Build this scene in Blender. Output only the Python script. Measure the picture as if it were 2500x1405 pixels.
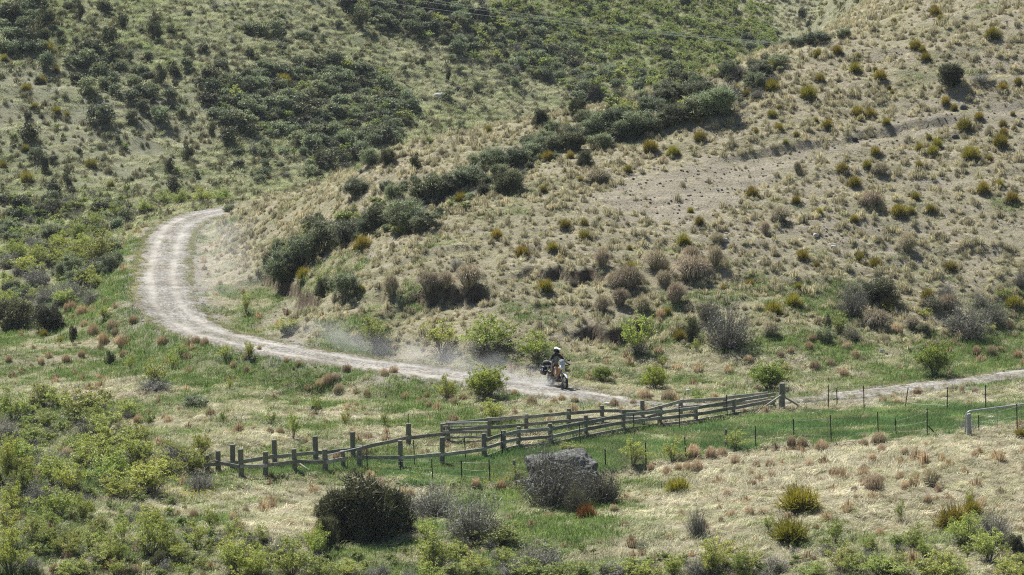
import bpy, bmesh, math, random
import numpy as np
from mathutils import Vector, Matrix, Euler
for _o in list(bpy.data.objects): bpy.data.objects.remove(_o)
SC = bpy.context.scene
COL = SC.collection
rng = np.random.default_rng(7); random.seed(7)
R = math.radians
# ------------------------------------------------------------------ camera, sky, sun, exposure
HC = 23.7; FPX = 6500.0; CX, CY = 1250.0, 702.5; PITCH = math.atan(930/6500)
cam = bpy.data.cameras.new('camera'); camo = bpy.data.objects.new('camera', cam); COL.objects.link(camo)
camo.location = (0, 0, HC); camo.rotation_euler = (R(90) - PITCH, 0, 0)
cam.sensor_width = 36; cam.lens = 36*FPX/2500; cam.clip_start = 1; cam.clip_end = 3000
SC.camera = camo
SC.render.engine = 'CYCLES'; SC.cycles.filter_width = 1.15; SC.cycles.use_denoising = False; SC.cycles.sample_clamp_indirect = 1.5
SUN_AZ = R(-34); SUN_EL = R(54)
S = Vector((math.sin(SUN_AZ)*math.cos(SUN_EL), math.cos(SUN_AZ)*math.cos(SUN_EL), math.sin(SUN_EL)))
w = bpy.data.worlds.new("World"); SC.world = w; w.use_nodes = True
nt = w.node_tree; bg = nt.nodes['Background']
sky = nt.nodes.new('ShaderNodeTexSky'); sky.sky_type = 'NISHITA'; sky.sun_disc = False
sky.sun_elevation = SUN_EL; sky.sun_rotation = SUN_AZ; sky.air_density = 1.0; sky.dust_density = 1.0
nt.links.new(sky.outputs[0], bg.inputs[0]); bg.inputs[1].default_value = 0.052
sl = bpy.data.lights.new('sun', 'SUN'); sl.energy = 5.0; sl.angle = R(0.5); sl.color = (1.0, 0.97, 0.93)
so = bpy.data.objects.new('sun', sl); COL.objects.link(so); so.location = (0, 0, 80)
so.rotation_euler = (-S).to_track_quat('-Z', 'Y').to_euler()
SC.view_settings.view_transform = 'Standard'; SC.view_settings.look = 'None'
SC.view_settings.exposure = 0.98; SC.view_settings.gamma = 1.0
# ------------------------------------------------------------------ maths helpers
cp, sp = math.cos(PITCH), math.sin(PITCH)
def proj(x, y, z):
    zz = z - HC; dep = y*cp - zz*sp
    return CX + FPX*x/dep, CY - FPX*(y*sp + zz*cp)/dep
def ray(px, py):
    a = (np.asarray(px, float)-CX)/FPX; b = (CY-np.asarray(py, float))/FPX
    dy = cp + b*sp; return a/dy, (-sp + b*cp)/dy          # x, z per unit of y
_T = rng.random((512, 512))
def vnoise(x, y, seed=0):
    x = np.asarray(x, float)+seed*17.13; y = np.asarray(y, float)+seed*31.7
    xi = np.floor(x).astype(int); yi = np.floor(y).astype(int); fx = x-xi; fy = y-yi
    fx = fx*fx*(3-2*fx); fy = fy*fy*(3-2*fy)
    g = lambda a, b: _T[a & 511, b & 511]
    return (g(xi, yi)*(1-fx)+g(xi+1, yi)*fx)*(1-fy)+(g(xi, yi+1)*(1-fx)+g(xi+1, yi+1)*fx)*fy
def fbm(x, y, o=4, seed=0):
    s = 0; a = 1; t = 0
    for k in range(o):
        s = s + a*vnoise(np.asarray(x)*2**k, np.asarray(y)*2**k, seed+k*5); t += a; a *= .5
    return s/t
def sstep(a, b, x):
    t = np.clip((x-a)/(b-a), 0, 1); return t*t*(3-2*t)
def inpoly(px, py, poly):
    px = np.asarray(px, float); py = np.asarray(py, float); c = np.zeros(px.shape, bool); n = len(poly)
    for i in range(n):
        x1, y1 = poly[i]; x2, y2 = poly[(i+1) % n]
        if y1 == y2: continue
        m = ((y1 > py) != (y2 > py)) & (px < (x2-x1)*(py-y1)/(y2-y1)+x1); c ^= m
    return c
def polydist(x, y, P):                                    # distance to a polyline, arc parameter, side sign
    best = np.full(np.shape(x), 1e9); bt = np.zeros(np.shape(x)); bs = np.zeros(np.shape(x)); L = 0
    for i in range(len(P)-1):
        ax, ay = P[i][:2]; bx, by = P[i+1][:2]; dx, dy = bx-ax, by-ay; l = math.hypot(dx, dy)
        t = np.clip(((x-ax)*dx+(y-ay)*dy)/(l*l+1e-9), 0, 1)
        ex, ey = x-(ax+t*dx), y-(ay+t*dy); d = np.hypot(ex, ey); m = d < best
        best = np.where(m, d, best); bt = np.where(m, i+t, bt); bs = np.where(m, np.sign(dx*ey-dy*ex), bs); L += l
    return best, bt, bs
# ------------------------------------------------------------------ terrain: control points (photo pixel + height or distance)
def Cz(px, py, z):
    rx, rz = ray(px, py); d = (z-HC)/rz; return (rx*d, d, z)
def Cd(px, py, d):
    rx, rz = ray(px, py); return (rx*d, d, HC+rz*d)
CT = []
for a in [(-500,1500,0),(600,1500,0),(1250,1500,0),(2000,1500,.5),(3000,1500,.9),(0,1250,-.2),(600,1150,0),(1250,1150,0),(1700,1180,.5),
          (2100,1110,1.2),(2500,1080,1.8),(2500,1250,1.4),(1900,1290,.8),(3000,1150,1.8),(1200,1100,0),(1900,1020,.4),(2450,1010,.9),(-300,1000,-1.6),(0,950,-1.6),(300,1000,-.8),
          (600,1000,-.4),(1000,1000,-.1),(555,515,.2),(430,545,.1),(480,572,.1),(525,548,.2),(560,537,.25),(395,640,0),(400,745,0),(520,820,.1),(800,880,.2),(1100,925,.2),
          (1380,965,.1),(1650,985,.2),(2000,972,.4),(2250,945,.5),(2500,915,.6),(3000,880,.8),(270,800,-1.1),(150,880,-1.9),(450,860,-.8),
          (800,940,-.5),(1000,960,-.4),(260,650,-1.0),(120,650,-2.6),(100,560,-3),(0,750,-2.8),(230,545,-1.4),(-400,750,-3.2),(-400,560,-3)]:
    CT.append(Cz(*a))
for a in [(0,500,228),(300,480,228),(560,478,234),(-500,480,228),(-500,0,275),(0,0,275),(0,250,250),(400,0,285),(400,250,255),(800,0,300),(800,250,265),
          (800,395,247),(1200,0,320),(1200,150,300),(1200,290,280),(1600,0,350),(1600,150,322),(1800,60,350),(2000,0,400),(2000,60,380),
          (0,-300,330),(1000,-300,380),(2000,-300,480),(-600,-300,320),
          (665,490,184),(600,500,191),(600,560,187.5),(650,600,175),(650,700,163),(640,790,154.5),(900,412,172),(900,600,156),(900,750,144.5),(900,855,140),
          (1250,345,170),(1250,500,157),(1250,700,144),(1250,850,136.5),(1250,900,134.5),(1600,230,178),(1600,400,163),(1600,600,150),
          (1600,800,138.5),(1600,920,132.5),(1900,120,185),(1900,300,167),(1900,600,150),(1900,800,138.5),(1900,925,132.5),(2200,0,190),
          (2200,300,168),(2200,600,151),(2200,850,138.5),(2500,0,182),(2500,300,167),(2500,600,152),(2500,850,142),(3000,0,182),
          (3000,600,152),(2500,-250,202),(3100,-250,200),(2200,-160,222)]:
    CT.append(Cd(*a))
CT += [(-20.5,203,.2),(-24,196,.1),(-14,208,.2),(-17,207,.2),(-9,197,1.5),(-9,216,-1),(0,197,2.5),(1,235,-1),(10,204,5),(12,245,0),(21,212,8.5),(24,262,3),(33,225,13),(40,290,8),
       (-50,100,0),(50,100,1.2),(-50,150,-2.5),(-50,200,-3.5),(60,430,25),(-80,330,35),(75,250,28),(70,200,22)]
CT = np.array(CT); CXY = CT[:, :2]/50.0; n = len(CT)
def U(r2): return .5*r2*np.log(r2+1e-12)
D2 = ((CXY[:, None]-CXY[None])**2).sum(-1)
A = np.zeros((n+3, n+3)); A[:n, :n] = U(D2)+np.eye(n)*2e-4; A[:n, n] = 1; A[:n, n+1:] = CXY; A[n:, :n] = A[:n, n:].T
WT = np.linalg.solve(A, np.r_[CT[:, 2], 0, 0, 0])
def tps(x, y):
    x = np.asarray(x, float); sh = x.shape; x = x.ravel()/50; y = np.asarray(y, float).ravel()/50; out = np.zeros(len(x))
    for i in range(0, len(x), 40000):
        xx, yy = x[i:i+40000], y[i:i+40000]
        r2 = (xx[:, None]-CXY[:, 0])**2+(yy[:, None]-CXY[:, 1])**2
        out[i:i+40000] = U(r2)@WT[:n]+WT[n]+WT[n+1]*xx+WT[n+2]*yy
    return out.reshape(sh)
GX = np.concatenate([np.arange(-110, -38, 1.2), np.arange(-38, 46, .24), np.arange(46, 120, 1.2)])
GY = np.concatenate([np.arange(20, 82, 1.5), np.arange(82, 195, .22), np.arange(195, 330, .5), np.arange(330, 520, 2.0)])
MX, MY = np.meshgrid(GX, GY)
HZ = tps(MX, MY)
def gz(x, y, H=None):
    H = HZ if H is None else H
    x = np.asarray(x, float); y = np.asarray(y, float)
    i = np.clip(np.searchsorted(GX, x)-1, 0, len(GX)-2); j = np.clip(np.searchsorted(GY, y)-1, 0, len(GY)-2)
    fx = np.clip((x-GX[i])/(GX[i+1]-GX[i]), 0, 1); fy = np.clip((y-GY[j])/(GY[j+1]-GY[j]), 0, 1)
    return (H[j, i]*(1-fx)+H[j, i+1]*fx)*(1-fy)+(H[j+1, i]*(1-fx)+H[j+1, i+1]*fx)*fy
def hit(px, py, start=60.0, end=500.0):
    """world point of the ground seen at a photo pixel"""
    rx, rz = ray(px, py); ys = np.arange(start, end, .4)
    dz = HC+rz*ys-gz(rx*ys, ys); k = np.where(dz < 0)[0]
    if len(k) == 0: return None
    k = k[0]
    if k == 0: y = ys[0]
    else: y = ys[k-1]+.4*dz[k-1]/(dz[k-1]-dz[k])
    return Vector((float(rx*y), float(y), float(gz(rx*y, y))))
def floorhit(px, py):
    p = None
    while p is None: p = hit(px, py); py += 5
    return p
# roads
ROADPX = [(640,500),(555,517),(485,528),(438,550),(410,585),(402,640),(396,700),(402,745),(440,785),(520,822),(640,850),(800,878),(950,899),
          (1100,920),(1250,943),(1380,962),(1500,981),(1600,992),(1750,992),(1900,984),(2010,973),(2100,964),(2250,946),(2400,928),(2500,914),(2700,893)]
RW = [2.1,2.1,2.0,1.85,1.85,1.85,1.9,2.0,2.0,2.0,1.95,1.95,1.9,1.9,1.8,1.7,1.2,.45,.35,.4,0.7,.95,1.05,.95,.9,.9]
RP = np.array([Cz(p[0], p[1], .18) if i < 7 else floorhit(*p) for i, p in enumerate(ROADPX)])
def densify(P, W, step=.5):
    t = np.r_[0, np.cumsum(np.hypot(*np.diff(P[:, :2], axis=0).T))]; m = int(t[-1]/step); tt = np.linspace(0, t[-1], m)
    Q = np.c_[[np.interp(tt, t, P[:, k]) for k in range(3)]].T; ww = np.interp(tt, t, W)
    for _ in range(14):
        Q[1:-1] = (Q[:-2]+Q[1:-1]*2+Q[2:])/4
    return Q, ww
RQ, RQW = densify(RP, RW, .5)
SCARPS = [([(1308,652),(1335,663),(1362,658),(1400,667),(1440,660),(1468,668),(1488,682)], .65, 1.6),
          ([(1008,712),(1050,722),(1100,716),(1150,712),(1185,700)], .75, 1.8), ([(648,668),(668,690),(700,700),(740,704),(775,722),(800,735)], .75, 2.6),
          ([(1452,775),(1480,792),(1530,792),(1575,770)], .9, 1.6), ([(935,705),(950,732),(975,728)], .5, 1.2), ([(1240,628),(1275,615),(1310,600)], .4, 1.5),
          ([(1760,372),(1900,352),(2050,340),(2200,305),(2350,285)], .3, 2.0), ([(1660,850),(1690,800),(1700,760)], .5, 1.5),
          ([(120,270),(200,300),(300,285)], .25, 1.5), ([(820,760),(700,800)], .2, 1)]
def terrain_detail():
    global HZ
    x, y = MX, MY; Z = HZ.copy()
    near = 1-sstep(192, 205, y)
    flat = np.zeros_like(Z)
    d, t, s = polydist_fast(x, y)
    px, py = proj(x, y, HZ)
    padd = inpoly(px, py, PADDOCK) & (y < 140)
    k = 1-.8*padd
    spur = near*sstep(.8, 2.5, Z)*sstep(128, 140, y)
    Z += k*(fbm(x/9, y/9, 2, 3)-.5)*1.1
    Z += k*(fbm(x/2.6, y/2.6, 3, 9)-.5)*.42
    Z += (fbm(x/.7, y/.7, 2, 21)-.5)*.13*k
    Z += spur*(fbm(x/3.5+y*.1, y/.85, 2, 31)-.5)*.34
    Z += (1-near)*(fbm(x/5, y/2.5, 3, 41)-.5)*.8
    wgt = 1-sstep(2.1, 4.6, d)
    Z = Z*(1-wgt)+ROADZ(t)*wgt
    Z += (fbm(x/.5, y/.5, 2, 77)-.5)*.05*wgt
    for pl, h, L in SCARPS:
        P = [floorhit(*p) for p in pl]
        dd, tt, ss = polydist(x, y, [(p.x+random.uniform(-.1, .1), p.y) for p in P])
        side = np.where(ss < 0, 1, -1)
        if P[-1].x < P[0].x: side = -side
        e = np.minimum(sstep(0, .35, tt), 1-sstep(len(P)-1.35, len(P)-1, tt))
        dj = dd*side+(fbm(x/1.3, y/1.3, 3, 5)-.5)*1.1
        Z -= e*h*np.where(dj > 0, sstep(0, .25, dj)*np.exp(-np.maximum(dj, 0)/L), 0)
        Z += e*.18*h*np.exp(-((dj+.5)/.6)**2)
    HZ = Z
def polydist_fast(x, y):
    Q = RQ[::3]; return polydist(x, y, Q)
def ROADZ(t):
    Q = RQ[::3]; return np.interp(t, np.arange(len(Q)), Q[:, 2])
PADDOCK = [(560,1152),(800,1128),(900,1112),(1180,1108),(1300,1092),(1500,1062),(1700,1040),(1900,1008),(2000,1000),(2300,990),(2600,990),(2600,1020),(2350,1052),
           (2250,1066),(2000,1080),(1850,1088),(1700,1116),(1480,1142),(1200,1182),(1000,1175),(800,1158),(600,1162)]
terrain_detail()
GREY = lambda *c: c
# region fields, sampled in the photo and kept on the ground
NEARF = np.array([(450,830,.9,0),(350,850,.75,0),(600,885,.8,0),(800,922,.9,0),(1000,960,.75,0),(200,850,.5,0),(700,950,.65,0),(1300,1010,.45,.05),(600,1020,.3,.1),
  (900,1010,.32,.05),(300,950,.3,.1),(100,900,.3,.1),(1500,1000,.3,.1),(200,1200,.55,.05),(500,1250,.35,.1),(700,1220,.25,.05),(900,1390,.5,0),(1250,1250,.75,0),
  (1500,1330,.4,0),(1400,1260,.85,0),(1800,1150,.12,0),(2100,1120,.08,0),(2400,1100,.06,0),(2200,1200,.2,0),(2000,1290,.35,0),(2300,1350,.35,0),(2450,1250,.2,0),
  (300,1100,.5,0),(100,1100,.6,0),(100,1380,.5,0),(1500,900,.45,.05),(1700,880,.5,0),(2000,850,.6,0),(2200,860,.6,0),(2450,850,.5,0),(1950,925,.35,0),
  (1300,850,.35,0),(1600,780,.25,.1),(1100,800,.2,.05),(700,780,.2,.5),(750,720,.5,.1),(2000,780,.45,0),(2400,770,.5,0),(2250,735,.15,.1),(900,520,.06,.03),
  (1200,600,.08,.15),(1500,550,.05,.1),(1800,600,.1,.45),(2200,600,.12,.45),(2400,400,.08,.5),(1900,300,.05,.15),(2300,100,.1,.35),(2000,150,.1,.2),(1600,350,.05,.1),(1100,400,.08,0),
  (650,550,.12,.1),(550,650,.1,.25),(520,760,.2,.1),(600,740,.3,.2),(1500,730,.1,.3),(1300,700,.15,.2),(2050,500,.08,.5),(1000,650,.12,.2),(270,700,.55,.05),(300,600,.5,.1),(470,600,.2,.2)])
BACKF = np.array([(50,50,.75,.0),(400,100,.7,.05),(700,100,.35,.15),(200,270,.2,.6),(330,320,.2,.75),(300,380,.3,.5),(500,450,.5,.1),(50,470,.65,.1),(900,250,.5,.05),
  (1000,150,.3,.1),(1300,250,.35,.15),(1500,60,.75,0),(1700,80,.85,0),(1850,10,.15,.8),(2000,30,.1,.6),(1100,300,.45,.05),(100,650,.7,0),(200,560,.7,0),(600,380,.5,.15),(50,260,.2,.6),(560,80,.4,.3)])
SCREE = [(1440,480),(1560,430),(1760,385),(1900,372),(2050,345),(2350,268),(2520,250),(2520,290),(2350,312),(2150,352),(2000,385),(1900,440),(1800,490),(1650,540),(1560,540)]
TRAILS = [[(1780,520),(1830,570),(1860,640),(1840,700)],[(1990,500),(2070,560),(2150,590),(2260,660),(2400,690)],[(1290,590),(1400,560),(1560,540)],[(2050,410),(2250,440),(2500,430)],[(1500,430),(1620,395),(1760,385)],[(1700,760),(1500,830),(1430,800),(1200,770)],[(900,640),(1000,600),(1200,560)],[(2100,650),(2300,640),(2500,600)]]
def idw(px, py, F, k):
    r2 = ((px[:, None]-F[:, 0])/1.6)**2+(py[:, None]-F[:, 1])**2+400
    ww = 1/r2**1.6; return (ww@F[:, k])/ww.sum(1)
def fields(x, y):
    """greenness and bare soil share at world points"""
    x = np.asarray(x, float).ravel(); y = np.asarray(y, float).ravel(); g = np.zeros(len(x)); s = np.zeros(len(x))
    for i in range(0, len(x), 60000):
        a, b = x[i:i+60000], y[i:i+60000]; z = gz(a, b); px, py = proj(a, b, z); py = py + (fbm(a/2, b/2, 2, 50)-.5)*60; px = px+(fbm(a/2, b/2, 2, 51)-.5)*120
        nr = 1-sstep(196, 204, b+ (a+20)*.0)
        gg = idw(px, py, NEARF, 2)*nr+idw(px, py, BACKF, 2)*(1-nr); s1 = idw(px, py, NEARF, 3)*nr+idw(px, py, BACKF, 3)*(1-nr)
        sc = (inpoly(px+(fbm(a/1.2, b/1.2, 3, 81)-.5)*160, py+(fbm(a/1.2, b/1.2, 3, 82)-.5)*60, SCREE) & (b < 200)); s1 = np.maximum(s1, .92*sc); gg = gg*(1-.8*sc)
        px2, py2 = proj(a, b, z); pd = inpoly(px2, py2+(fbm(a/1.1, b/.6, 3, 61)-.5)*42, PADDOCK) & (b < 140)
        nn = fbm(a/3.2, b/2.2, 4, 60)+.6*(fbm(a/.7, b/.5, 2, 62)-.5)
        gg = gg+.06*nr*(b > 136)-.07*((px > 1450) & (py > 1080)); gg = np.clip(gg+(nn-.5)*1.5*(.25+gg*(1.1-gg)*2.2), 0, 1); gg = np.where(pd & (fbm(a/.9, b/.6, 3, 63) > .27), 1.35, gg)
        for tr in TRAILS:
            dt, _, _ = polydist(px, py, tr); s1 = np.maximum(s1, .9*(1-sstep(2.5, 7, dt))*(b < 200))
        s1 = np.clip(s1+(fbm(a/2, b/1.2, 3, 66)-.5)*1.4*np.minimum(s1*3, 1), 0, 1)
        g[i:i+60000] = gg; s[i:i+60000] = s1
    return g, s
# ------------------------------------------------------------------ materials
def L(c): return tuple(c)+(1,)
class NT:
    def __init__(s, name):
        s.m = bpy.data.materials.new(name); s.m.use_nodes = True; s.t = s.m.node_tree; s.t.nodes.clear()
        s.out = s.n('ShaderNodeOutputMaterial')
    def n(s, typ, **kw):
        nd = s.t.nodes.new(typ)
        for k, v in kw.items():
            if k.startswith('i_'): nd.inputs[k[2:].replace('_', ' ')].default_value = v
            else: setattr(nd, k, v)
        return nd
    def l(s, a, b): s.t.links.new(a, b)
    def noise(s, scale, detail=4, rough=.6, vec=None):
        nd = s.n('ShaderNodeTexNoise'); nd.inputs['Scale'].default_value = scale; nd.inputs['Detail'].default_value = detail; nd.inputs['Roughness'].default_value = rough
        if vec: s.l(vec, nd.inputs['Vector'])
        return nd.outputs['Fac']
    def ramp(s, fac, stops):
        nd = s.n('ShaderNodeValToRGB'); e = nd.color_ramp.elements
        while len(e) < len(stops): e.new(.5)
        for i, (p, c) in enumerate(stops): e[i].position = p; e[i].color = L(c) if len(c) == 3 else c
        s.l(fac, nd.inputs[0]); return nd.outputs[0]
    def mix(s, a, b, f, mode='MIX'):
        nd = s.n('ShaderNodeMix'); nd.data_type = 'RGBA'; nd.blend_type = mode
        for sock, v in ((nd.inputs[0], f), (nd.inputs[6], a), (nd.inputs[7], b)):
            if isinstance(v, (int, float)): sock.default_value = v
            elif isinstance(v, tuple): sock.default_value = L(v) if len(v) == 3 else v
            else: s.l(v, sock)
        return nd.outputs[2]
    def math(s, op, a, b=0.0):
        nd = s.n('ShaderNodeMath'); nd.operation = op
        for sock, v in ((nd.inputs[0], a), (nd.inputs[1], b)):
            if isinstance(v, (int, float)): sock.default_value = v
            else: s.l(v, sock)
        return nd.outputs[0]
    def attr(s, name, typ='GEOMETRY', out='Color'):
        nd = s.n('ShaderNodeAttribute'); nd.attribute_name = name; nd.attribute_type = typ; return nd.outputs[out]
    def bsdf(s, col, rough=.85, spec=.2, metal=0, bump=None, bstr=.5, bdist=.05):
        p = s.n('ShaderNodeBsdfPrincipled'); p.inputs['Roughness'].default_value = rough; p.inputs['Metallic'].default_value = metal
        p.inputs['Specular IOR Level'].default_value = spec
        if isinstance(col, tuple): p.inputs['Base Color'].default_value = L(col)
        else: s.l(col, p.inputs['Base Color'])
        if bump is not None:
            b = s.n('ShaderNodeBump'); b.inputs['Strength'].default_value = bstr; b.inputs['Distance'].default_value = bdist
            s.l(bump, b.inputs['Height']); s.l(b.outputs[0], p.inputs['Normal'])
        return p.outputs[0]
    def fin(s, sh): s.l(sh, s.out.inputs['Surface']); return s.m
def simple(name, col, rough=.6, metal=0, var=.15, scale=12, bump=.2):
    t = NT(name); n = t.noise(scale, 5); c2 = tuple(c*(1-var*2) for c in col)
    return t.fin(t.bsdf(t.ramp(n, [(.3, c2), (.7, col)]), rough, .4, metal, n, bump, .01))
def leafmat(name, cols, transl=.4, tipcol=None, source='rnd', objvar=.25, rough=.6):
    """two-sided leaf: diffuse + translucent; per-leaf and per-plant variation"""
    t = NT(name); r = t.attr('rnd', 'GEOMETRY', 'Fac')
    c = t.ramp(r, [(i/(len(cols)-1), k) for i, k in enumerate(cols)])
    if tipcol:
        h = t.attr('tip', 'GEOMETRY', 'Fac'); c = t.mix(c, tipcol, t.math('MULTIPLY', h, .9))
    oi = t.n('ShaderNodeObjectInfo')
    hs = t.n('ShaderNodeHueSaturation'); t.l(c, hs.inputs['Color'])
    v = t.math('ADD', t.math('MULTIPLY', oi.outputs['Random'], objvar*2), 1-objvar); t.l(v, hs.inputs['Value'])
    r2 = t.math('FRACT', t.math('MULTIPLY', oi.outputs['Random'], 17.3))
    t.l(t.math('ADD', t.math('MULTIPLY', r2, .035), .4825), hs.inputs['Hue'])
    c = hs.outputs[0]
    if source == 'obj': c = t.mix(c, oi.outputs['Color'], 1.0, 'MULTIPLY')
    d = t.n('ShaderNodeBsdfDiffuse'); tr = t.n('ShaderNodeBsdfTranslucent'); t.l(c, d.inputs[0]); t.l(c, tr.inputs[0])
    m = t.n('ShaderNodeMixShader'); m.inputs[0].default_value = transl; t.l(d.outputs[0], m.inputs[1]); t.l(tr.outputs[0], m.inputs[2])
    g = t.n('ShaderNodeBsdfGlossy'); g.inputs['Roughness'].default_value = rough; m2 = t.n('ShaderNodeMixShader'); m2.inputs[0].default_value = .05
    t.l(m.outputs[0], m2.inputs[1]); t.l(g.outputs[0], m2.inputs[2])
    return t.fin(m2.outputs[0])
def grassmat():
    t = NT('grass blades'); c = t.attr('gcol', 'INSTANCER'); r = t.attr('rnd', 'GEOMETRY', 'Fac')
    v = t.ramp(r, [(0, (.5, .5, .47)), (.5, (.98, .98, .97)), (1, (1.5, 1.45, 1.35))]); c = t.mix(c, v, 1.0, 'MULTIPLY')
    d = t.n('ShaderNodeBsdfDiffuse'); tr = t.n('ShaderNodeBsdfTranslucent'); t.l(c, d.inputs[0]); t.l(c, tr.inputs[0])
    m = t.n('ShaderNodeMixShader'); m.inputs[0].default_value = .4; t.l(d.outputs[0], m.inputs[1]); t.l(tr.outputs[0], m.inputs[2])
    return t.fin(m.outputs[0])
def woodmat(name, stops):
    t = NT(name); pos = t.n('ShaderNodeNewGeometry').outputs['Position']; n = t.noise(9, 6, .75, pos); c = t.ramp(n, stops); oi = t.n('ShaderNodeObjectInfo')
    n2 = t.noise(2.3, 3, .6, pos); c = t.mix(c, t.ramp(n2, [(.35, (.7, .72, .62)), (.65, (1.15, 1.13, 1.1))]), 1.0, 'MULTIPLY')
    c = t.mix(c, t.ramp(oi.outputs['Random'], [(0, (.62, .62, .6)), (1, (1.25, 1.23, 1.2))]), 1.0, 'MULTIPLY'); return t.fin(t.bsdf(c, .9, .2, 0, n, .6, .02))
M = {}
M['rose'] = leafmat('rose leaves', [(.17, .21, .035), (.30, .35, .055), (.46, .48, .11)], .45)
M['rosefar'] = leafmat('far shrub leaves', [(.15, .195, .045), (.25, .305, .07), (.38, .42, .12)], .4)
M['rose2'] = leafmat('fresh green leaves', [(.12, .18, .022), (.22, .29, .035), (.36, .42, .06)], .45)
M['dark'] = leafmat('dark evergreen leaves', [(.036, .042, .018), (.078, .086, .034), (.17, .17, .066)], .3, objvar=.4)
M['copr'] = leafmat('coprosma leaves', [(.08, .10, .05), (.155, .185, .09), (.28, .31, .16)], .4, objvar=.52)
M['twig'] = leafmat('grey twigs', [(.09, .08, .065), (.19, .18, .155), (.34, .325, .295)], .15)
M['twleaf'] = leafmat('small grey green leaves', [(.10, .115, .06), (.16, .18, .09), (.21, .24, .11)], .35)
M['olive'] = leafmat('olive twig leaves', [(.07, .07, .028), (.12, .115, .042), (.17, .16, .06)], .3)
M['stem'] = leafmat('brown grey stems', [(.07, .058, .045), (.12, .105, .085), (.19, .17, .145)], .0)
M['spear'] = leafmat('speargrass blades', [(.09, .105, .01), (.18, .185, .015), (.31, .29, .03)], .35, (.26, .205, .02), objvar=.2)
M['spearred'] = leafmat('rust speargrass blades', [(.10, .07, .012), (.16, .09, .016), (.22, .15, .02)], .3, (.22, .09, .015))
M['bigtus'] = leafmat('tall tussock blades', [(.13, .12, .06), (.36, .33, .20), (.62, .56, .40)], .35, (.38, .31, .20))
M['tus'] = leafmat('tussock blades', [(.35, .34, .30), (.6, .58, .52), (.9, .87, .8)], .35, (1.35, 1.25, 1.08), 'obj')
M['grass'] = grassmat()
M['wood'] = woodmat('weathered wood', [(.25, (.16, .155, .135)), (.55, (.33, .325, .295)), (.8, (.50, .49, .465))])
M['woodgreen'] = (lambda t: (lambda n: t.fin(t.bsdf(t.ramp(n, [(.25, (.10, .10, .07)), (.6, (.19, .185, .14)), (.8, (.30, .29, .24))]), .9, .2, 0, n, .5, .02)))(t.noise(11, 6, .7)))(NT('treated wood'))
M['iron'] = simple('dark iron', (.03, .026, .024), .7, .3)
M['wire'] = simple('galvanised wire', (.28, .29, .29), .5, .4)
M['galv'] = simple('galvanised pipe', (.36, .38, .40), .5, .3)
M['cable'] = simple('aluminium cable', (.8, .82, .85), .5, 0, .03)
M['concrete'] = simple('grey concrete', (.33, .34, .34), .9)
def rockmat():
    t = NT('lichen rock'); g = t.n('ShaderNodeTexCoord').outputs['Object']; n = t.noise(1.6, 10, .75, g); n2 = t.noise(9, 8, .75, g)
    c = t.ramp(n2, [(.36, (.05, .05, .046)), (.48, (.12, .12, .11)), (.58, (.22, .225, .21)), (.67, (.46, .46, .42))])
    c = t.mix(c, (.10, .10, .09), t.math('MULTIPLY', t.ramp(n, [(.45, (0, 0, 0)), (.6, (1, 1, 1))]), .6))
    return t.fin(t.bsdf(c, .95, .1, 0, n2, .9, .12))
M['rock'] = rockmat()
M['palerock'] = simple('pale rock', (.5, .49, .47), .9, 0, .2, 5, .5)
M['darkrock'] = simple('dark rock', (.06, .05, .045), .9, 0, .2, 5, .5)
# ------------------------------------------------------------------ object helpers
def mk(name, V, F, mats, mi=None, rnd=None, tip=None, smooth=False):
    """mesh from arrays; F is a list of (k, ndarray) face blocks"""
    me = bpy.data.meshes.new(name); V = np.asarray(V, np.float32); me.vertices.add(len(V)); me.vertices.foreach_set('co', V.ravel())
    loops = np.concatenate([f.ravel() for f in F]); cnt = np.concatenate([np.full(len(f), f.shape[1]) for f in F])
    me.loops.add(len(loops)); me.loops.foreach_set('vertex_index', loops.astype(np.int32))
    me.polygons.add(len(cnt)); me.polygons.foreach_set('loop_start', np.r_[0, np.cumsum(cnt)[:-1]].astype(np.int32))
    for m in mats: me.materials.append(m)
    if mi is not None: me.polygons.foreach_set('material_index', np.asarray(mi, np.int32))
    if rnd is not None: me.attributes.new('rnd', 'FLOAT', 'POINT').data.foreach_set('value', np.asarray(rnd, np.float32))
    if tip is not None: me.attributes.new('tip', 'FLOAT', 'POINT').data.foreach_set('value', np.asarray(tip, np.float32))
    me.polygons.foreach_set('use_smooth', np.full(len(cnt), smooth)); me.update(calc_edges=True); me.validate(); return me
def add(name, me, parent=None, loc=None, rot=None, scale=None):
    o = bpy.data.objects.new(name, me); COL.objects.link(o)
    if parent: o.parent = parent
    if loc is not None: o.location = loc
    if rot is not None: o.rotation_euler = rot
    if scale is not None: o.scale = scale
    return o
def tag(o, label=None, cat=None, group=None, kind=None):
    if label: o['label'] = label
    if cat: o['category'] = cat
    if group: o['group'] = group
    if kind: o['kind'] = kind
    return o
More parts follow.
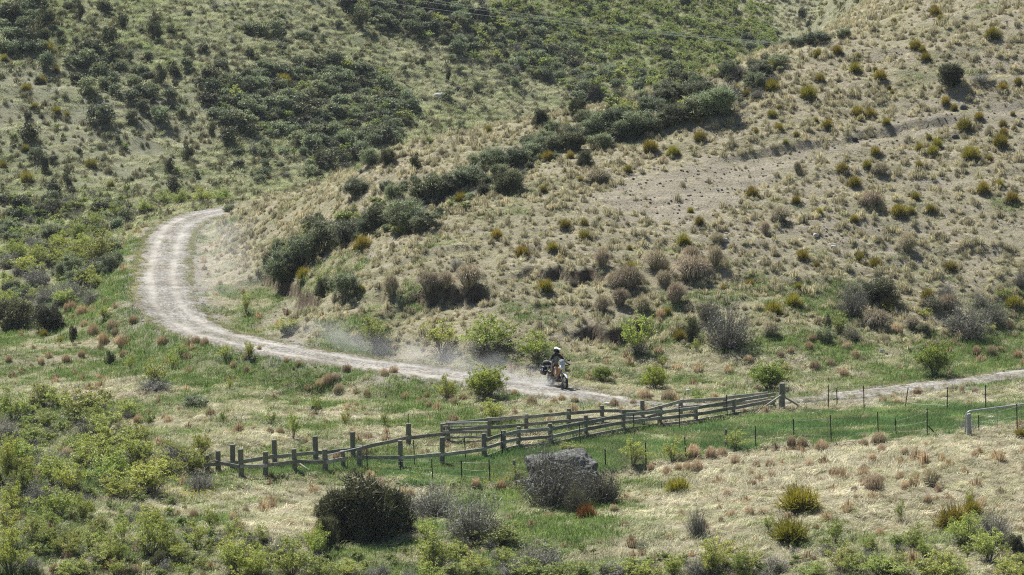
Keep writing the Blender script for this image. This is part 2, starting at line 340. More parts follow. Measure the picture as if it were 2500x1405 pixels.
class MB:
    """collects boxes, bars, tubes into one mesh"""
    def __init__(s): s.v = []; s.f = []
    def raw(s, v, f): b = len(s.v); s.v += [tuple(p) for p in v]; s.f += [tuple(i+b for i in q) for q in f]; return s
    def tube(s, pts, rad, n=8, cap=True):
        pts = [Vector(p) for p in pts]; rad = rad if isinstance(rad, (list, tuple)) else [rad]*len(pts); vs = []; fs = []; up = None
        for i, p in enumerate(pts):
            d = (pts[min(i+1, len(pts)-1)]-pts[max(i-1, 0)]).normalized()
            if up is None: up = Vector((0, 0, 1)) if abs(d.z) < .9 else Vector((1, 0, 0))
            a = d.cross(up).normalized(); b = d.cross(a).normalized(); up = -b if b.length else up
            up = b.cross(d) if False else up
            a = d.cross(up).normalized() if d.cross(up).length > 1e-4 else a; b = d.cross(a).normalized()
            for k in range(n):
                t = 2*math.pi*k/n; vs.append(p+(a*math.cos(t)+b*math.sin(t))*rad[i])
        for i in range(len(pts)-1):
            for k in range(n): fs.append((i*n+k, i*n+(k+1) % n, (i+1)*n+(k+1) % n, (i+1)*n+k))
        if cap: fs.append(tuple(range(n))[::-1]); fs.append(tuple((len(pts)-1)*n+k for k in range(n)))
        return s.raw(vs, fs)
    def box(s, c, size, rot=None):
        h = Vector(size)/2; m = rot.to_matrix() if rot is not None else Matrix.Identity(3)
        v = [Vector(c)+m@Vector((h.x*i, h.y*j, h.z*k)) for i in (-1, 1) for j in (-1, 1) for k in (-1, 1)]
        return s.raw(v, [(0, 1, 3, 2), (4, 6, 7, 5), (0, 4, 5, 1), (2, 3, 7, 6), (0, 2, 6, 4), (1, 5, 7, 3)])
    def plank(s, a, b, hgt, thick):
        a, b = Vector(a), Vector(b); d = (b-a); l = d.length; x = d.normalized(); y = Vector((0, 0, 1)).cross(x).normalized(); z = x.cross(y)
        n = max(2, int(l/.5)); vs = []; fs = []
        for i in range(n+1):
            w = random.uniform(-.012, .012); c = a+d*(i/n)+z*w; hh = hgt*(1+random.uniform(-.08, .08))
            for (u, v) in ((-1, -1), (1, -1), (1, 1), (-1, 1)): vs.append(c+y*(u*thick/2)+z*(v*hh/2))
        for i in range(n):
            for k in range(4): fs.append((i*4+k, i*4+(k+1) % 4, i*4+4+(k+1) % 4, i*4+4+k))
        fs += [(3, 2, 1, 0), tuple(n*4+k for k in range(4))]
        return s.raw(vs, fs)
    def lathe(s, prof, n=20, axis='z', c=(0, 0, 0)):
        vs = []; fs = []; c = Vector(c)
        for r, h in prof:
            for k in range(n):
                t = 2*math.pi*k/n; p = (r*math.cos(t), r*math.sin(t), h)
                if axis == 'y': p = (p[0], p[2], p[1])
                vs.append(c+Vector(p))
        m = len(prof)
        for i in range(m-1):
            for k in range(n): fs.append((i*n+k, i*n+(k+1) % n, (i+1)*n+(k+1) % n, (i+1)*n+k))
        return s.raw(vs, fs)
    def mesh(s, name, mat, bevel=0, smooth=False):
        me = bpy.data.meshes.new(name); me.from_pydata([tuple(v) for v in s.v], [], s.f); me.materials.append(mat)
        bm = bmesh.new(); bm.from_mesh(me); bmesh.ops.recalc_face_normals(bm, faces=bm.faces)
        if bevel: bmesh.ops.bevel(bm, geom=bm.edges[:], offset=bevel, segments=2, affect='EDGES', clamp_overlap=True)
        bm.to_mesh(me); bm.free()
        if smooth: me.polygons.foreach_set('use_smooth', [True]*len(me.polygons))
        me.update(); return me
    def build(s, name, mat, parent=None, bevel=0, smooth=False): return add(name, s.mesh(name, mat, bevel, smooth), parent)
def empty(name, loc=(0, 0, 0), rz=0, scale=None):
    o = add(name, None, None, loc, (0, 0, rz), scale); o.empty_display_size = .2; return o
# ------------------------------------------------------------------ ground
def ground():
    g, s = fields(MX, MY); ny, nx = MX.shape
    dry = np.array([.31, .28, .195]); grn = np.array([.13, .16, .065]); soil = np.array([.285, .26, .20]); padd = np.array([.12, .18, .065])
    gg = np.clip(g, 0, 1)[:, None]; c = dry*(1-gg)+grn*gg; c = np.where((g > 1.2)[:, None], padd, c); c = c*(1-s[:, None])+soil*s[:, None]
    back = sstep(200, 212, MY).ravel()[:, None]; c = c*(1-back)+c*np.array([.80, .88, .80])*back
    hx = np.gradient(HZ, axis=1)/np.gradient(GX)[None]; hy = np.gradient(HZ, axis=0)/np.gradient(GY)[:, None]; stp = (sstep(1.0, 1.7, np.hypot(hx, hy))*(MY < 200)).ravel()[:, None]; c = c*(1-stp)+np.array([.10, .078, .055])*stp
    d, t, _ = polydist_fast(MX, MY); n = fbm(MX/.7, MY/.7, 3, 90)*1.2-.6
    wv = np.interp(t.ravel()*3, np.arange(len(RQW)), RQW).reshape(d.shape); q = (1-sstep(-.4, 1.7, d-wv+n*1.8)).ravel()[:, None]
    c = c*(1-q)+np.array([.26, .245, .215])*q
    idx = np.arange(nx*ny).reshape(ny, nx); F = np.stack([idx[:-1, :-1], idx[:-1, 1:], idx[1:, 1:], idx[1:, :-1]], -1).reshape(-1, 4)
    t = NT('hill ground'); col = t.attr('gcol'); gg2 = t.n('ShaderNodeNewGeometry').outputs['Position']
    n1 = t.noise(7, 8, .75, gg2); n2 = t.noise(1.3, 6, .7, gg2)
    v = t.ramp(n1, [(.25, (.45, .43, .40)), (.5, (.95, .95, .95)), (.75, (1.5, 1.5, 1.48))]); c1 = t.mix(col, v, 1.0, 'MULTIPLY')
    v2 = t.ramp(n2, [(.3, (.8, .78, .74)), (.7, (1.15, 1.15, 1.15))]); c1 = t.mix(c1, v2, 1.0, 'MULTIPLY')
    mat = t.fin(t.bsdf(c1, .95, .05, 0, n1, 1.0, .16))
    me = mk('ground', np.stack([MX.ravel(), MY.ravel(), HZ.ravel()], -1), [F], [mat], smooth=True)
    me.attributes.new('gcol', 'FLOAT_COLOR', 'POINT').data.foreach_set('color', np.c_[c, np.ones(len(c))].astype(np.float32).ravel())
    tag(add('ground', me), kind='structure')
ground()
def road():
    Q, W = RQ, RQW; m = len(Q); K = 21; V = []; lat = []
    tx = np.gradient(Q[:, 0]); ty = np.gradient(Q[:, 1]); l = np.hypot(tx, ty); nxx, nyy = -ty/l, tx/l
    u = np.linspace(-1, 1, K); sarc = np.arange(m)*.5
    wl = W*(1+(fbm(sarc/1.1, sarc*0, 3, 12)-.5)*.5); wr = W*(1+(fbm(sarc/1.1, sarc*0+9, 3, 15)-.5)*.5)
    X = Q[:, 0, None]+nxx[:, None]*np.where(u < 0, u*wl[:, None], u*wr[:, None]); Y = Q[:, 1, None]+nyy[:, None]*np.where(u < 0, u*wl[:, None], u*wr[:, None])
    off = u[None]*W[:, None]; wob = (fbm(sarc/12, sarc*0+3, 2, 3)-.5)[:, None]*.5
    rut = np.exp(-((np.abs(off-wob)-.78)/.3)**2)
    Z = gz(X, Y)+.045+.05*(1-u**2)-.02*rut*(W[:, None] > 1)-.07*(np.abs(u) > .93)
    idx = np.arange(m*K).reshape(m, K); F = np.stack([idx[:-1, :-1], idx[:-1, 1:], idx[1:, 1:], idx[1:, :-1]], -1).reshape(-1, 4)
    t = NT('gravel'); pos = t.n('ShaderNodeNewGeometry').outputs['Position']; n1 = t.noise(11, 8, .8, pos); n2 = t.noise(.9, 5, .6, pos)
    r = t.attr('rut', 'GEOMETRY', 'Fac'); vo = t.n('ShaderNodeTexVoronoi'); vo.inputs['Scale'].default_value = 9; t.l(pos, vo.inputs['Vector'])
    c = t.ramp(n1, [(.32, (.11, .105, .095)), (.47, (.23, .222, .205)), (.6, (.31, .30, .278)), (.75, (.45, .44, .41))])
    c = t.mix(c, (.385, .37, .33), t.math('MULTIPLY', r, .6)); vd = t.ramp(vo.outputs['Color'], [(.35, (.6, .59, .57)), (.6, (1, 1, 1)), (.85, (1.35, 1.33, 1.28))]); pt = t.noise(.35, 4, .6, pos); c = t.mix(c, t.ramp(pt, [(.35, (.72, .70, .66)), (.62, (1.08, 1.08, 1.08))]), 1.0, 'MULTIPLY'); c = t.mix(c, vd, t.math('SUBTRACT', .9, t.math('MULTIPLY', r, .6)), 'MULTIPLY'); c = t.mix(c, t.ramp(n2, [(.3, (.82, .82, .82)), (.7, (1.12, 1.1, 1.06))]), 1.0, 'MULTIPLY')
    mat = t.fin(t.bsdf(c, .95, .1, 0, n1, .8, .06))
    me = mk('gravel_road', np.stack([X.ravel(), Y.ravel(), Z.ravel()], -1), [F], [mat], smooth=True)
    rr = np.clip(np.exp(-((np.abs(off-wob)-.78)/.24)**2)*(.55+fbm(sarc[:, None]/3+off, off*2, 2, 8)*.9)+.8*np.exp(-((off-wob+.55)/.09)**2)*(fbm(sarc[:, None]/6, off*0, 2, 19) > .5), 0, 1)
    me.attributes.new('rut', 'FLOAT', 'POINT').data.foreach_set('value', rr.ravel().astype(np.float32))
    tag(add('gravel_road', me), kind='structure')
road()
# ------------------------------------------------------------------ plant prototypes (unit: width 1, height 1, base at 0)
def strips(P0, P1, P2, w, rnd, seg=3, taper=True):
    """curved blades: quadratic from P0 via P1 to P2, width w at the base; returns V, tri/quad faces, rnd, tip"""
    n = len(P0); V = []; T = []
    d = P2-P0; side = np.cross(d, rng.normal(size=(n, 3))*np.array([.4, .4, 1])); side /= np.linalg.norm(side, axis=1)[:, None]+1e-9
    for k in range(seg+1):
        t = k/seg; c = P0*(1-t)**2+2*P1*t*(1-t)+P2*t*t; ww = w*(1-t*.85 if taper else 1)*.5
        V.append(c-side*ww[:, None]); V.append(c+side*ww[:, None]); T += [t, t]
    V = np.stack(V, 1).reshape(-1, 3); b = np.arange(n)[:, None]*(2*(seg+1))
    F = np.concatenate([b+np.array([2*k, 2*k+1, 2*k+3, 2*k+2]) for k in range(seg)]); return V, F, np.repeat(rnd, 2*(seg+1)), np.tile(T, n)
def quads(C, size, rnd, flat=.0):
    n = len(C); a = rng.normal(size=(n, 3)); a /= np.linalg.norm(a, axis=1)[:, None]; b = np.cross(a, rng.normal(size=(n, 3))); b /= np.linalg.norm(b, axis=1)[:, None]
    s = size*(.6+.8*rng.random(n)); a = a*s[:, None]; b = b*(s*.62)[:, None]
    V = np.stack([C-a, C-b*.9, C+a, C+b*.9], 1).reshape(-1, 3); F = np.arange(n*4).reshape(n, 4); return V, F, np.repeat(rnd, 4), np.zeros(n*4)
def join(*parts):
    V = []; F = []; Rn = []; T = []; b = 0
    for v, f, r, t in parts: V.append(v); F.append(f+b); Rn.append(r); T.append(t); b += len(v)
    return np.concatenate(V), np.concatenate(F), np.concatenate(Rn), np.concatenate(T)
def blob(n, lumps, fill=.35):
    """points in the outer shell of a set of lumps, crown normalised to a unit bush"""
    k = rng.integers(0, len(lumps), n); c = lumps[k, :3]; r = lumps[k, 3]
    d = rng.normal(size=(n, 3)); d /= np.linalg.norm(d, axis=1)[:, None]; rr = r*(1-fill*rng.random(n)**1.5); return c+d*rr[:, None], k
def lumpset(n, rmin, rmax, flat=1.0, low=.12):
    a = rng.random(n)*2*math.pi; e = rng.random(n)**.6; r = rmin+(rmax-rmin)*rng.random(n)
    R0 = (.5-r)*(.35+.65*rng.random(n)); top = (1-r)*np.sqrt(np.clip(1-(R0/.46)**2, 0.12, 1)); h = np.maximum(r*.55+(top-r*.55)*rng.random(n)**.7, .1)
    return np.c_[np.cos(a)*R0, np.sin(a)*R0, h, r]
def stems(n, h, spread, w, crown=.5):
    a = rng.random(n)*2*math.pi; r0 = .05*rng.random(n); r2 = spread*np.sqrt(rng.random(n)); P0 = np.c_[np.cos(a)*r0, np.sin(a)*r0, np.zeros(n)-.03]
    P2 = np.c_[np.cos(a)*r2, np.sin(a)*r2, h*(.55+.42*rng.random(n))*np.sqrt(np.clip(1-(r2/.56)**2, .05, 1))]
    P1 = np.c_[np.cos(a)*r2*.35, np.sin(a)*r2*.35, P2[:, 2]*.65]; return P0, P1, P2
def lerp3(P0, P1, P2, t): t = t[:, None]; return P0*(1-t)**2+2*P1*t*(1-t)+P2*t*t
PROTO = {}
def reg(kind, fol, fm, stm=None, sm=None):
    a = mk(kind+' foliage', fol[0], [fol[1]], [fm], None, fol[2], fol[3]); b = None; c = a
    if stm is not None:
        b = mk(kind+' stems', stm[0], [stm[1]], [sm], None, stm[2], stm[3])
        V, F, r, t = join(fol, stm); c = mk(kind, V, [F], [fm, sm], np.r_[np.zeros(len(fol[1])), np.ones(len(stm[1]))], r, t)
    PROTO.setdefault(kind, []).append((a, b, c))
def p_rose(kind, mat, nleaf, lsz, nst=26, dense=1.0, crown=.42):
    P = stems(nst, 1.0, .5, .02); S = strips(*P, np.full(nst, .022), rng.random(nst), 4)
    m = nst*7; k = rng.integers(0, nst, m); t = .3+.65*rng.random(m); B = lerp3(P[0][k], P[1][k], P[2][k], t)
    d = rng.normal(size=(m, 3)); d[:, 2] = np.abs(d[:, 2])*.7; d /= np.linalg.norm(d, axis=1)[:, None]; ln = .08+.14*rng.random(m)
    E = B+d*ln[:, None]; E[:, 2] = np.minimum(E[:, 2], 1.0); S2 = strips(B, (B+E)/2+np.array([0, 0, .02]), E, np.full(m, .010), rng.random(m), 2)
    # light twig mass near the base
    q = int(nst*9); a = rng.random(q)*6.283; h = rng.random(q)*.35; r = .12+.33*np.sqrt(rng.random(q)); C = np.c_[np.cos(a)*r, np.sin(a)*r, h]
    e2 = rng.normal(size=(q, 3))*.07; S3 = strips(C, C+e2*.4, C+e2+np.array([0, 0, .06]), np.full(q, .008), .5+.5*rng.random(q), 2)
    clr = rng.random(len(E)); keep = np.where((B[:, 2] > .22) & (clr < .85*dense))[0]; kk = keep[rng.integers(0, len(keep), nleaf)]
    C = B[kk]+(E[kk]-B[kk])*(.4+.75*rng.random(nleaf))[:, None]+rng.normal(size=(nleaf, 3))*.025
    C = C[C[:, 2] > .14]; cr = rng.random(m)
    reg(kind, quads(C, lsz, np.clip(cr[kk][:len(C)]*.5+.5*rng.random(len(C)), 0, 1)), mat, join(S, S2, S3), M['stem'])
def p_dense(kind, mat, n, lsz, nl=12, rmin=.16, rmax=.3, core=True, openness=0, low=.04):
    lm = lumpset(nl, rmin, rmax, 1, low); C, k = blob(n, lm, .35+openness); C = C[(C[:, 2] > -.02)]
    tone = rng.random(nl); r = np.clip(tone[k][:len(C)]*.45+.55*rng.random(len(C)), 0, 1)
    # sprigs that break the outline
    q = n//9; Cs, ks = blob(q, lm, .05); ctr = lm[ks, :3]; dr = (Cs-ctr); dr /= np.linalg.norm(dr, axis=1)[:, None]; dr += rng.normal(size=dr.shape)*.35; dr[:, 2] += .35
    Ls = (.04+.11*rng.random(q)**2)[:, None]; sp = strips(Cs, Cs+dr*Ls*.5, Cs+dr*Ls, np.full(q, lsz*.9), rng.random(q), 2)
    P = stems(14, .8, .36, .03); S = strips(*P, np.full(14, .035), rng.random(14), 4)
    reg(kind, join(quads(C, lsz, r), sp), mat, S, M['stem'])
def p_twig(kind, nst, wdt, lmat, nleaf, lsz, round_=.9):
    a = rng.random(nst)*6.283; rr = .5*np.sqrt(rng.random(nst)); hh = (.25+.75*rng.random(nst)**.7)*np.sqrt(np.clip(1-(rr/.53)**2, .04, 1))
    P2 = np.c_[np.cos(a)*rr, np.sin(a)*rr, hh]; P0 = np.c_[np.cos(a)*.08*rng.random(nst), np.sin(a)*.08*rng.random(nst), np.zeros(nst)-.02]
    P1 = P0*.4+P2*.6+rng.normal(size=(nst, 3))*.05; P1[:, 2] -= .05; S = strips(P0, P1, P2, np.full(nst, wdt*1.5), rng.random(nst)*.7, 3)
    m = nst*7; k = rng.integers(0, nst, m); t = .35+.65*rng.random(m); B = lerp3(P0[k], P1[k], P2[k], t); d = rng.normal(size=(m, 3)); d[:, 2] += .5; E = B+d*.05
    S2 = strips(B, (B+E)/2+rng.normal(size=(m, 3))*.012, E, np.full(m, wdt), rng.random(m), 2)
    j = rng.integers(0, m, nleaf); C = B[j]+(E[j]-B[j])*rng.random(nleaf)[:, None]*1.2
    reg(kind, quads(C, lsz, rng.random(nleaf)), lmat, join(S, S2), M['twig'])
def p_spear(kind, mat, n=520):
    a = rng.random(n)*6.283; e = np.arcsin(.06+.93*rng.random(n)**.9); d = np.c_[np.cos(a)*np.cos(e), np.sin(a)*np.cos(e), np.sin(e)]
    sc = np.array([.5, .5, 1.0]); c0 = np.c_[rng.normal(size=(n, 2))*.12, .02+.1*rng.random(n)]; ln = .78+.22*rng.random(n)
    P0 = c0*1.0; P2 = c0*.4+d*sc*ln[:, None]; P1 = (P0+P2)/2+np.array([0, 0, .04]); V = strips(P0, P1, P2, np.full(n, .036), rng.random(n), 2)
    m = 60; a = rng.random(m)*6.283; P0 = np.c_[np.cos(a)*.15, np.sin(a)*.15, np.full(m, .1)]; P2 = np.c_[np.cos(a)*.48, np.sin(a)*.48, np.full(m, -.02)]
    V2 = strips(P0, (P0+P2)/2+np.array([0, 0, .1]), P2, np.full(m, .03), rng.random(m)*.3, 2)
    reg(kind, V, mat, (V2[0], V2[1], V2[2], V2[3]), M['stem'])
def p_foun(kind, mat, n, w, droop=.5, lean=0, seg=4, up=.5, base=.3):
    a = rng.random(n)*6.283; r = .5*rng.random(n)**.5; h = (.62+.38*rng.random(n))*(1-.25*(r/.5)**2)*(.82+.18*np.minimum(r/.2, 1))
    P0 = np.c_[np.cos(a)*r*base, np.sin(a)*r*base, np.zeros(n)-.03]; P1 = np.c_[np.cos(a)*r*.75+lean*.3, np.sin(a)*r*.75, h*1.3]
    P2 = np.c_[np.cos(a)*r+lean, np.sin(a)*r, h*(1-droop*(r/.5)**2.2)]; V = strips(P0, P1, P2, np.full(n, w), rng.random(n), seg)
    reg(kind, V, mat)
for _ in range(4): p_rose('rose', M['rose'], 3900, .0175)
for _ in range(3): p_rose('roseopen', M['rose'], 1900, .020, 16, .8)
for _ in range(2): p_rose('rosefull', M['rose2'], 11000, .0165, 36, 1.2)
for _ in range(4): p_rose('rosesmall', M['rosefar'], 1000, .04, 14)
for _ in range(3): p_dense('dark', M['dark'], 15000, .0165, 30, .09, .22)
for _ in range(3): p_dense('darksmall', M['dark'], 1600, .042, 13, .13, .28)
for _ in range(4): p_dense('copr', M['copr'], 9500, .0175, 26, .07, .2, openness=.15)
for _ in range(5): p_dense('coprsmall', M['copr'], 1500, .042, 15, .1, .25, openness=.1)
for _ in range(3): p_twig('twig', 260, .0085, M['twleaf'], 1500, .012)
for _ in range(2): p_twig('olivetwig', 420, .006, M['olive'], 4600, .018)
for _ in range(2): p_twig('twigsmall', 130, .016, M['twleaf'], 420, .03)
for _ in range(3): p_spear('spear', M['spear'])
p_spear('spearred', M['spearred'])
for _ in range(3): p_foun('bigtus', M['bigtus'], 760, .02, .75, .08, base=.2)
for _ in range(4): p_foun('tus', M['tus'], 240, .026, .6, .16, base=.8)
# ------------------------------------------------------------------ grasses nobody could count: instanced on points
def variant(name, V):
    o = bpy.data.objects.new(name, mk(name, V[0], [V[1]], [M['grass']], None, V[2], V[3])); return o
def matgrass(n, ln, lean, h, w):
    P0 = np.c_[rng.normal(size=(n, 2))*.13, np.zeros(n)-.03]; a = rng.normal(size=n)*.8; l = ln*(.5+.7*rng.random(n)); hh = h*(.3+rng.random(n))
    P2 = P0+np.c_[np.cos(a)*l*lean, np.sin(a)*l*.6, hh]; P1 = P0+np.c_[np.cos(a)*l*.35*lean, np.sin(a)*l*.25, hh*1.25]
    return strips(P0, P1, P2, np.full(n, w), rng.random(n), 2)
def tustuft(n, w):
    a = rng.random(n)*6.283; r = .5*rng.random(n)**.7; h = (.6+.4*rng.random(n))*(1-.4*(r/.5)**2)
    P0 = np.c_[np.cos(a)*r*.7, np.sin(a)*r*.7, np.zeros(n)-.05]; P1 = np.c_[np.cos(a)*r*.9, np.sin(a)*r*.8, h]; P2 = np.c_[np.cos(a)*r*1.15+.1, np.sin(a)*r*1.15, h*(1-.65*(r/.5))]
    return strips(P0, P1, P2, np.full(n, w), rng.random(n), 2)
GV = [variant('straw tuft', matgrass(30, .34, 1.0, .13, .017)) for _ in range(3)]
GU = [variant('short green tuft', matgrass(26, .12, .6, .13, .014)) for _ in range(2)]
GT = [variant('tussock tuft', tustuft(90, .045)) for _ in range(4)]
GF = [variant('flower', quads(rng.normal(size=(9, 3))*np.array([.12, .12, .02])+np.array([0, 0, .16]), .022, np.full(9, .5)))]
def scatter(name, P, rot, scl, colr, variants, label):
    if len(P) == 0: return
    me = bpy.data.meshes.new(name); me.vertices.add(len(P)); me.vertices.foreach_set('co', np.asarray(P, np.float32).ravel())
    for nm, ty, key, arr in (('rot', 'FLOAT_VECTOR', 'vector', rot), ('scl', 'FLOAT_VECTOR', 'vector', scl), ('idx', 'INT', 'value', rng.integers(0, len(variants), len(P)))):
        me.attributes.new(nm, ty, 'POINT').data.foreach_set(key, np.asarray(arr, np.int32 if ty == 'INT' else np.float32).ravel())
    me.attributes.new('gcol', 'FLOAT_COLOR', 'POINT').data.foreach_set('color', np.c_[colr, np.ones(len(P))].astype(np.float32).ravel())
    o = add(name, me); tag(o, label, 'grass', kind='stuff')
    t = bpy.data.node_groups.new(name, 'GeometryNodeTree')
    t.interface.new_socket('Geometry', in_out='INPUT', socket_type='NodeSocketGeometry'); t.interface.new_socket('Geometry', in_out='OUTPUT', socket_type='NodeSocketGeometry')
    N = t.nodes.new; gi = N('NodeGroupInput'); go = N('NodeGroupOutput'); iop = N('GeometryNodeInstanceOnPoints'); jn = N('GeometryNodeJoinGeometry')
    for v in variants:
        oi = N('GeometryNodeObjectInfo'); oi.inputs['Object'].default_value = v; oi.inputs['As Instance'].default_value = True; t.links.new(oi.outputs['Geometry'], jn.inputs[0])
    def na(nm, ty):
        a = N('GeometryNodeInputNamedAttribute'); a.data_type = ty; a.inputs['Name'].default_value = nm; return a.outputs['Attribute']
    t.links.new(gi.outputs[0], iop.inputs['Points']); t.links.new(jn.outputs[0], iop.inputs['Instance']); iop.inputs['Pick Instance'].default_value = True
    t.links.new(na('idx', 'INT'), iop.inputs['Instance Index']); t.links.new(na('rot', 'FLOAT_VECTOR'), iop.inputs['Rotation']); t.links.new(na('scl', 'FLOAT_VECTOR'), iop.inputs['Scale'])
    t.links.new(iop.outputs[0], go.inputs[0]); md = o.modifiers.new('scatter', 'NODES'); md.node_group = t; return o
def sample(n, x0, x1, y0, y1, margin=260):
    x = rng.uniform(x0, x1, n); y = rng.uniform(y0, y1, n); z = gz(x, y); px, py = proj(x, y, z)
    m = (px > -margin) & (px < 2500+margin) & (py > -margin) & (py < 1405+margin*1.5); x, y, z, px, py = x[m], y[m], z[m], px[m], py[m]
    st = np.hypot((gz(x+.15, y)-gz(x-.15, y))/.3, (gz(x, y+.15)-gz(x, y-.15))/.3); m = (st < 1.15)|(y > 200); x, y, z, px, py = x[m], y[m], z[m], px[m], py[m]
    g, s = fields(x, y); d, t, _ = polydist_fast(x, y); wv = np.interp(t*3, np.arange(len(RQW)), RQW); return x, y, z, px, py, g, s, d-wv
def rots(n, base=.35, spread=1.0, tilt=.12):
    return np.c_[rng.normal(size=n)*tilt, rng.normal(size=n)*tilt, base+rng.normal(size=n)*spread]
DRY = np.array([.66, .63, .49]); DRY2 = np.array([.42, .375, .25]); GRN = np.array([.19, .27, .075]); GRN2 = np.array([.33, .38, .14]); ORG = np.array([.40, .31, .195])
def colmix(g, n, back=0):
    k = np.clip(g+rng.normal(size=n)*.22, 0, 1)[:, None]; h = rng.random(n)[:, None]; c = (DRY*h+DRY2*(1-h))*(1-k)+(GRN*h+GRN2*(1-h))*k
    return c*(.6+.75*rng.random(n))[:, None]
# straw grass over foreground, flats and spur
x, y, z, px, py, g, s, rd = sample(90000, -36, 42, 80, 202)
lay = fbm(x/2.2, y/1.6, 3, 200)
keep = (rd > -.25) & (g < 1.2) & (rng.random(len(x)) < np.clip(1.15-1.25*s, .05, 1)*np.where(y > 136, .62, 1)*np.clip(-.15+2.1*lay, 0, 1)) & ((rd > .5) | (rng.random(len(x)) < .25))
x, y, z, g, rd, lay = [q[keep] for q in (x, y, z, g, rd, lay)]; n = len(x)
sc = (.75+.6*rng.random(n))*np.where((y > 139) & (g < .5), .72, 1)*np.where(rd < .6, .5, 1)*np.where(g > .6, .75, 1); a0 = .2+(fbm(x/5, y/5, 2, 210)-.5)*5
c = colmix(g, n); pale = np.clip((lay-.5)*4, 0, 1)[:, None]*(1-np.clip(g, 0, 1))[:, None]; c = c+pale*np.array([.14, .135, .12])*(y < 128)[:, None]
scatter('grass', np.c_[x, y, z], np.c_[rng.normal(size=n)*.12, rng.normal(size=n)*.12, a0+rng.normal(size=n)*.6], np.c_[sc, sc, sc*(.8+.6*rng.random(n))], c, GV, 'pale straw and green grass combed by the wind over the near ground')
# paddock sward
x, y, z, px, py, g, s, rd = sample(150000, -20, 34, 98, 138); keep = (g > 1.2) & (rd > .2); x, y, z = x[keep], y[keep], z[keep]; n = len(x)
sc = .7+.6*rng.random(n); pt = np.clip(fbm(x/2.5, y/.9, 3, 222)*3-1.25, 0, 1)[:, None]; cc = (np.array([.13, .22, .08])*(1-pt)+np.array([.30, .34, .15])*pt)*(.5+1.0*fbm(x/1.5, y/1.2, 3, 220)[:, None])*(.8+.5*rng.random(n))[:, None]+np.array([.05, .05, .02])*(rng.random(n) < .15)[:, None]
scatter('grass', np.c_[x, y, z], rots(n, 0, 3), np.c_[sc, sc, sc], cc, GU, 'short dark green sward of the narrow paddock')
# verge and bank green blades
x, y, z, px, py, g, s, rd = sample(90000, -32, 36, 82, 190); keep = (g > .5) & (g < 1.2) & (rd > 0); x, y, z, g = x[keep], y[keep], z[keep], g[keep]; n = len(x)
sc = 1.0+.9*rng.random(n); cc = (GRN*.75*rng.random(n)[:, None]+np.array([.13, .21, .065])*.6)*(.8+.5*rng.random(n))[:, None]
scatter('grass', np.c_[x, y, z], rots(n, 0, 3), np.c_[sc, sc, sc], cc, GU, 'fresh green grass on the road bank and damp hollows')
# tussocks of the spur and flats
x, y, z, px, py, g, s, rd = sample(42000, -36, 42, 84, 202)
spur = (y > 137) & (z > .6) & (px > 500); dn = np.where(spur, 1.45-.35*g+.1*(fbm(x/3, y/3, 2, 230)-.5), .07+.08*(g < .2)); dn = dn*np.clip(-.35+2.7*fbm(x/1.9, y/1.3, 3, 233), .12, 1.25); dn = np.where(inpoly(px, py, SCREE), .10, dn)
keep = (g < 1.2) & (rd > .6) & (rng.random(len(x)) < dn); x, y, z, g, spur = [q[keep] for q in (x, y, z, g, spur)]; n = len(x)
k = rng.random(n)[:, None]; base = np.where(spur[:, None], np.array([.49, .44, .295])*k+np.array([.41, .395, .255])*(1-k), ORG*k+np.array([.42, .33, .21])*(1-k))
sz = .17+.45*rng.random(n)**2
scatter('tussock_cover', np.c_[x, y, z], rots(n, 0, 3, .12), np.c_[sz*1.15, sz*1.15, sz*(.75+.45*rng.random(n))], base*(.65+.65*rng.random(n))[:, None], GT, 'countless small tan tussocks dotting the near slope and flats')
# back hill grass and tussocks
x, y, z, px, py, g, s, rd = sample(110000, -75, 75, 198, 430); keep = (rng.random(len(x)) < (.95-.8*s)*np.clip(-.1+2.1*fbm(x/3, y/3, 3, 250), .15, 1)) & (rd > .2); x, y, z, g, s = [q[keep] for q in (x, y, z, g, s)]; n = len(x)
k = np.clip(g*.75+rng.normal(size=n)*.2, 0, 1)[:, None]; cc = (np.array([.45, .45, .30])*(1-k)+np.array([.33, .385, .17])*k)*(.75+.5*rng.random(n))[:, None]; sc = 1.5+1.1*rng.random(n)
scatter('grass', np.c_[x, y, z], rots(n, .3, .9), np.c_[sc, sc, sc*.9], cc, GV, 'yellow green grass on the far hillside')
x, y, z, px, py, g, s, rd = sample(52000, -75, 75, 200, 430); keep = (rng.random(len(x)) < .6) & (rd > .4); x, y, z, g = [q[keep] for q in (x, y, z, g)]; n = len(x); k = rng.random(n)[:, None]
sz = .35+.5*rng.random(n)**1.6
scatter('tussock_cover', np.c_[x, y, z], rots(n, 0, 3, .1), np.c_[sz*1.1, sz*1.1, sz*1.0], (np.array([.24, .21, .13])*k+np.array([.15, .17, .085])*(1-k))*(.75+.5*rng.random(n))[:, None], GT, 'dull olive tussocks scattered over the far hillside')
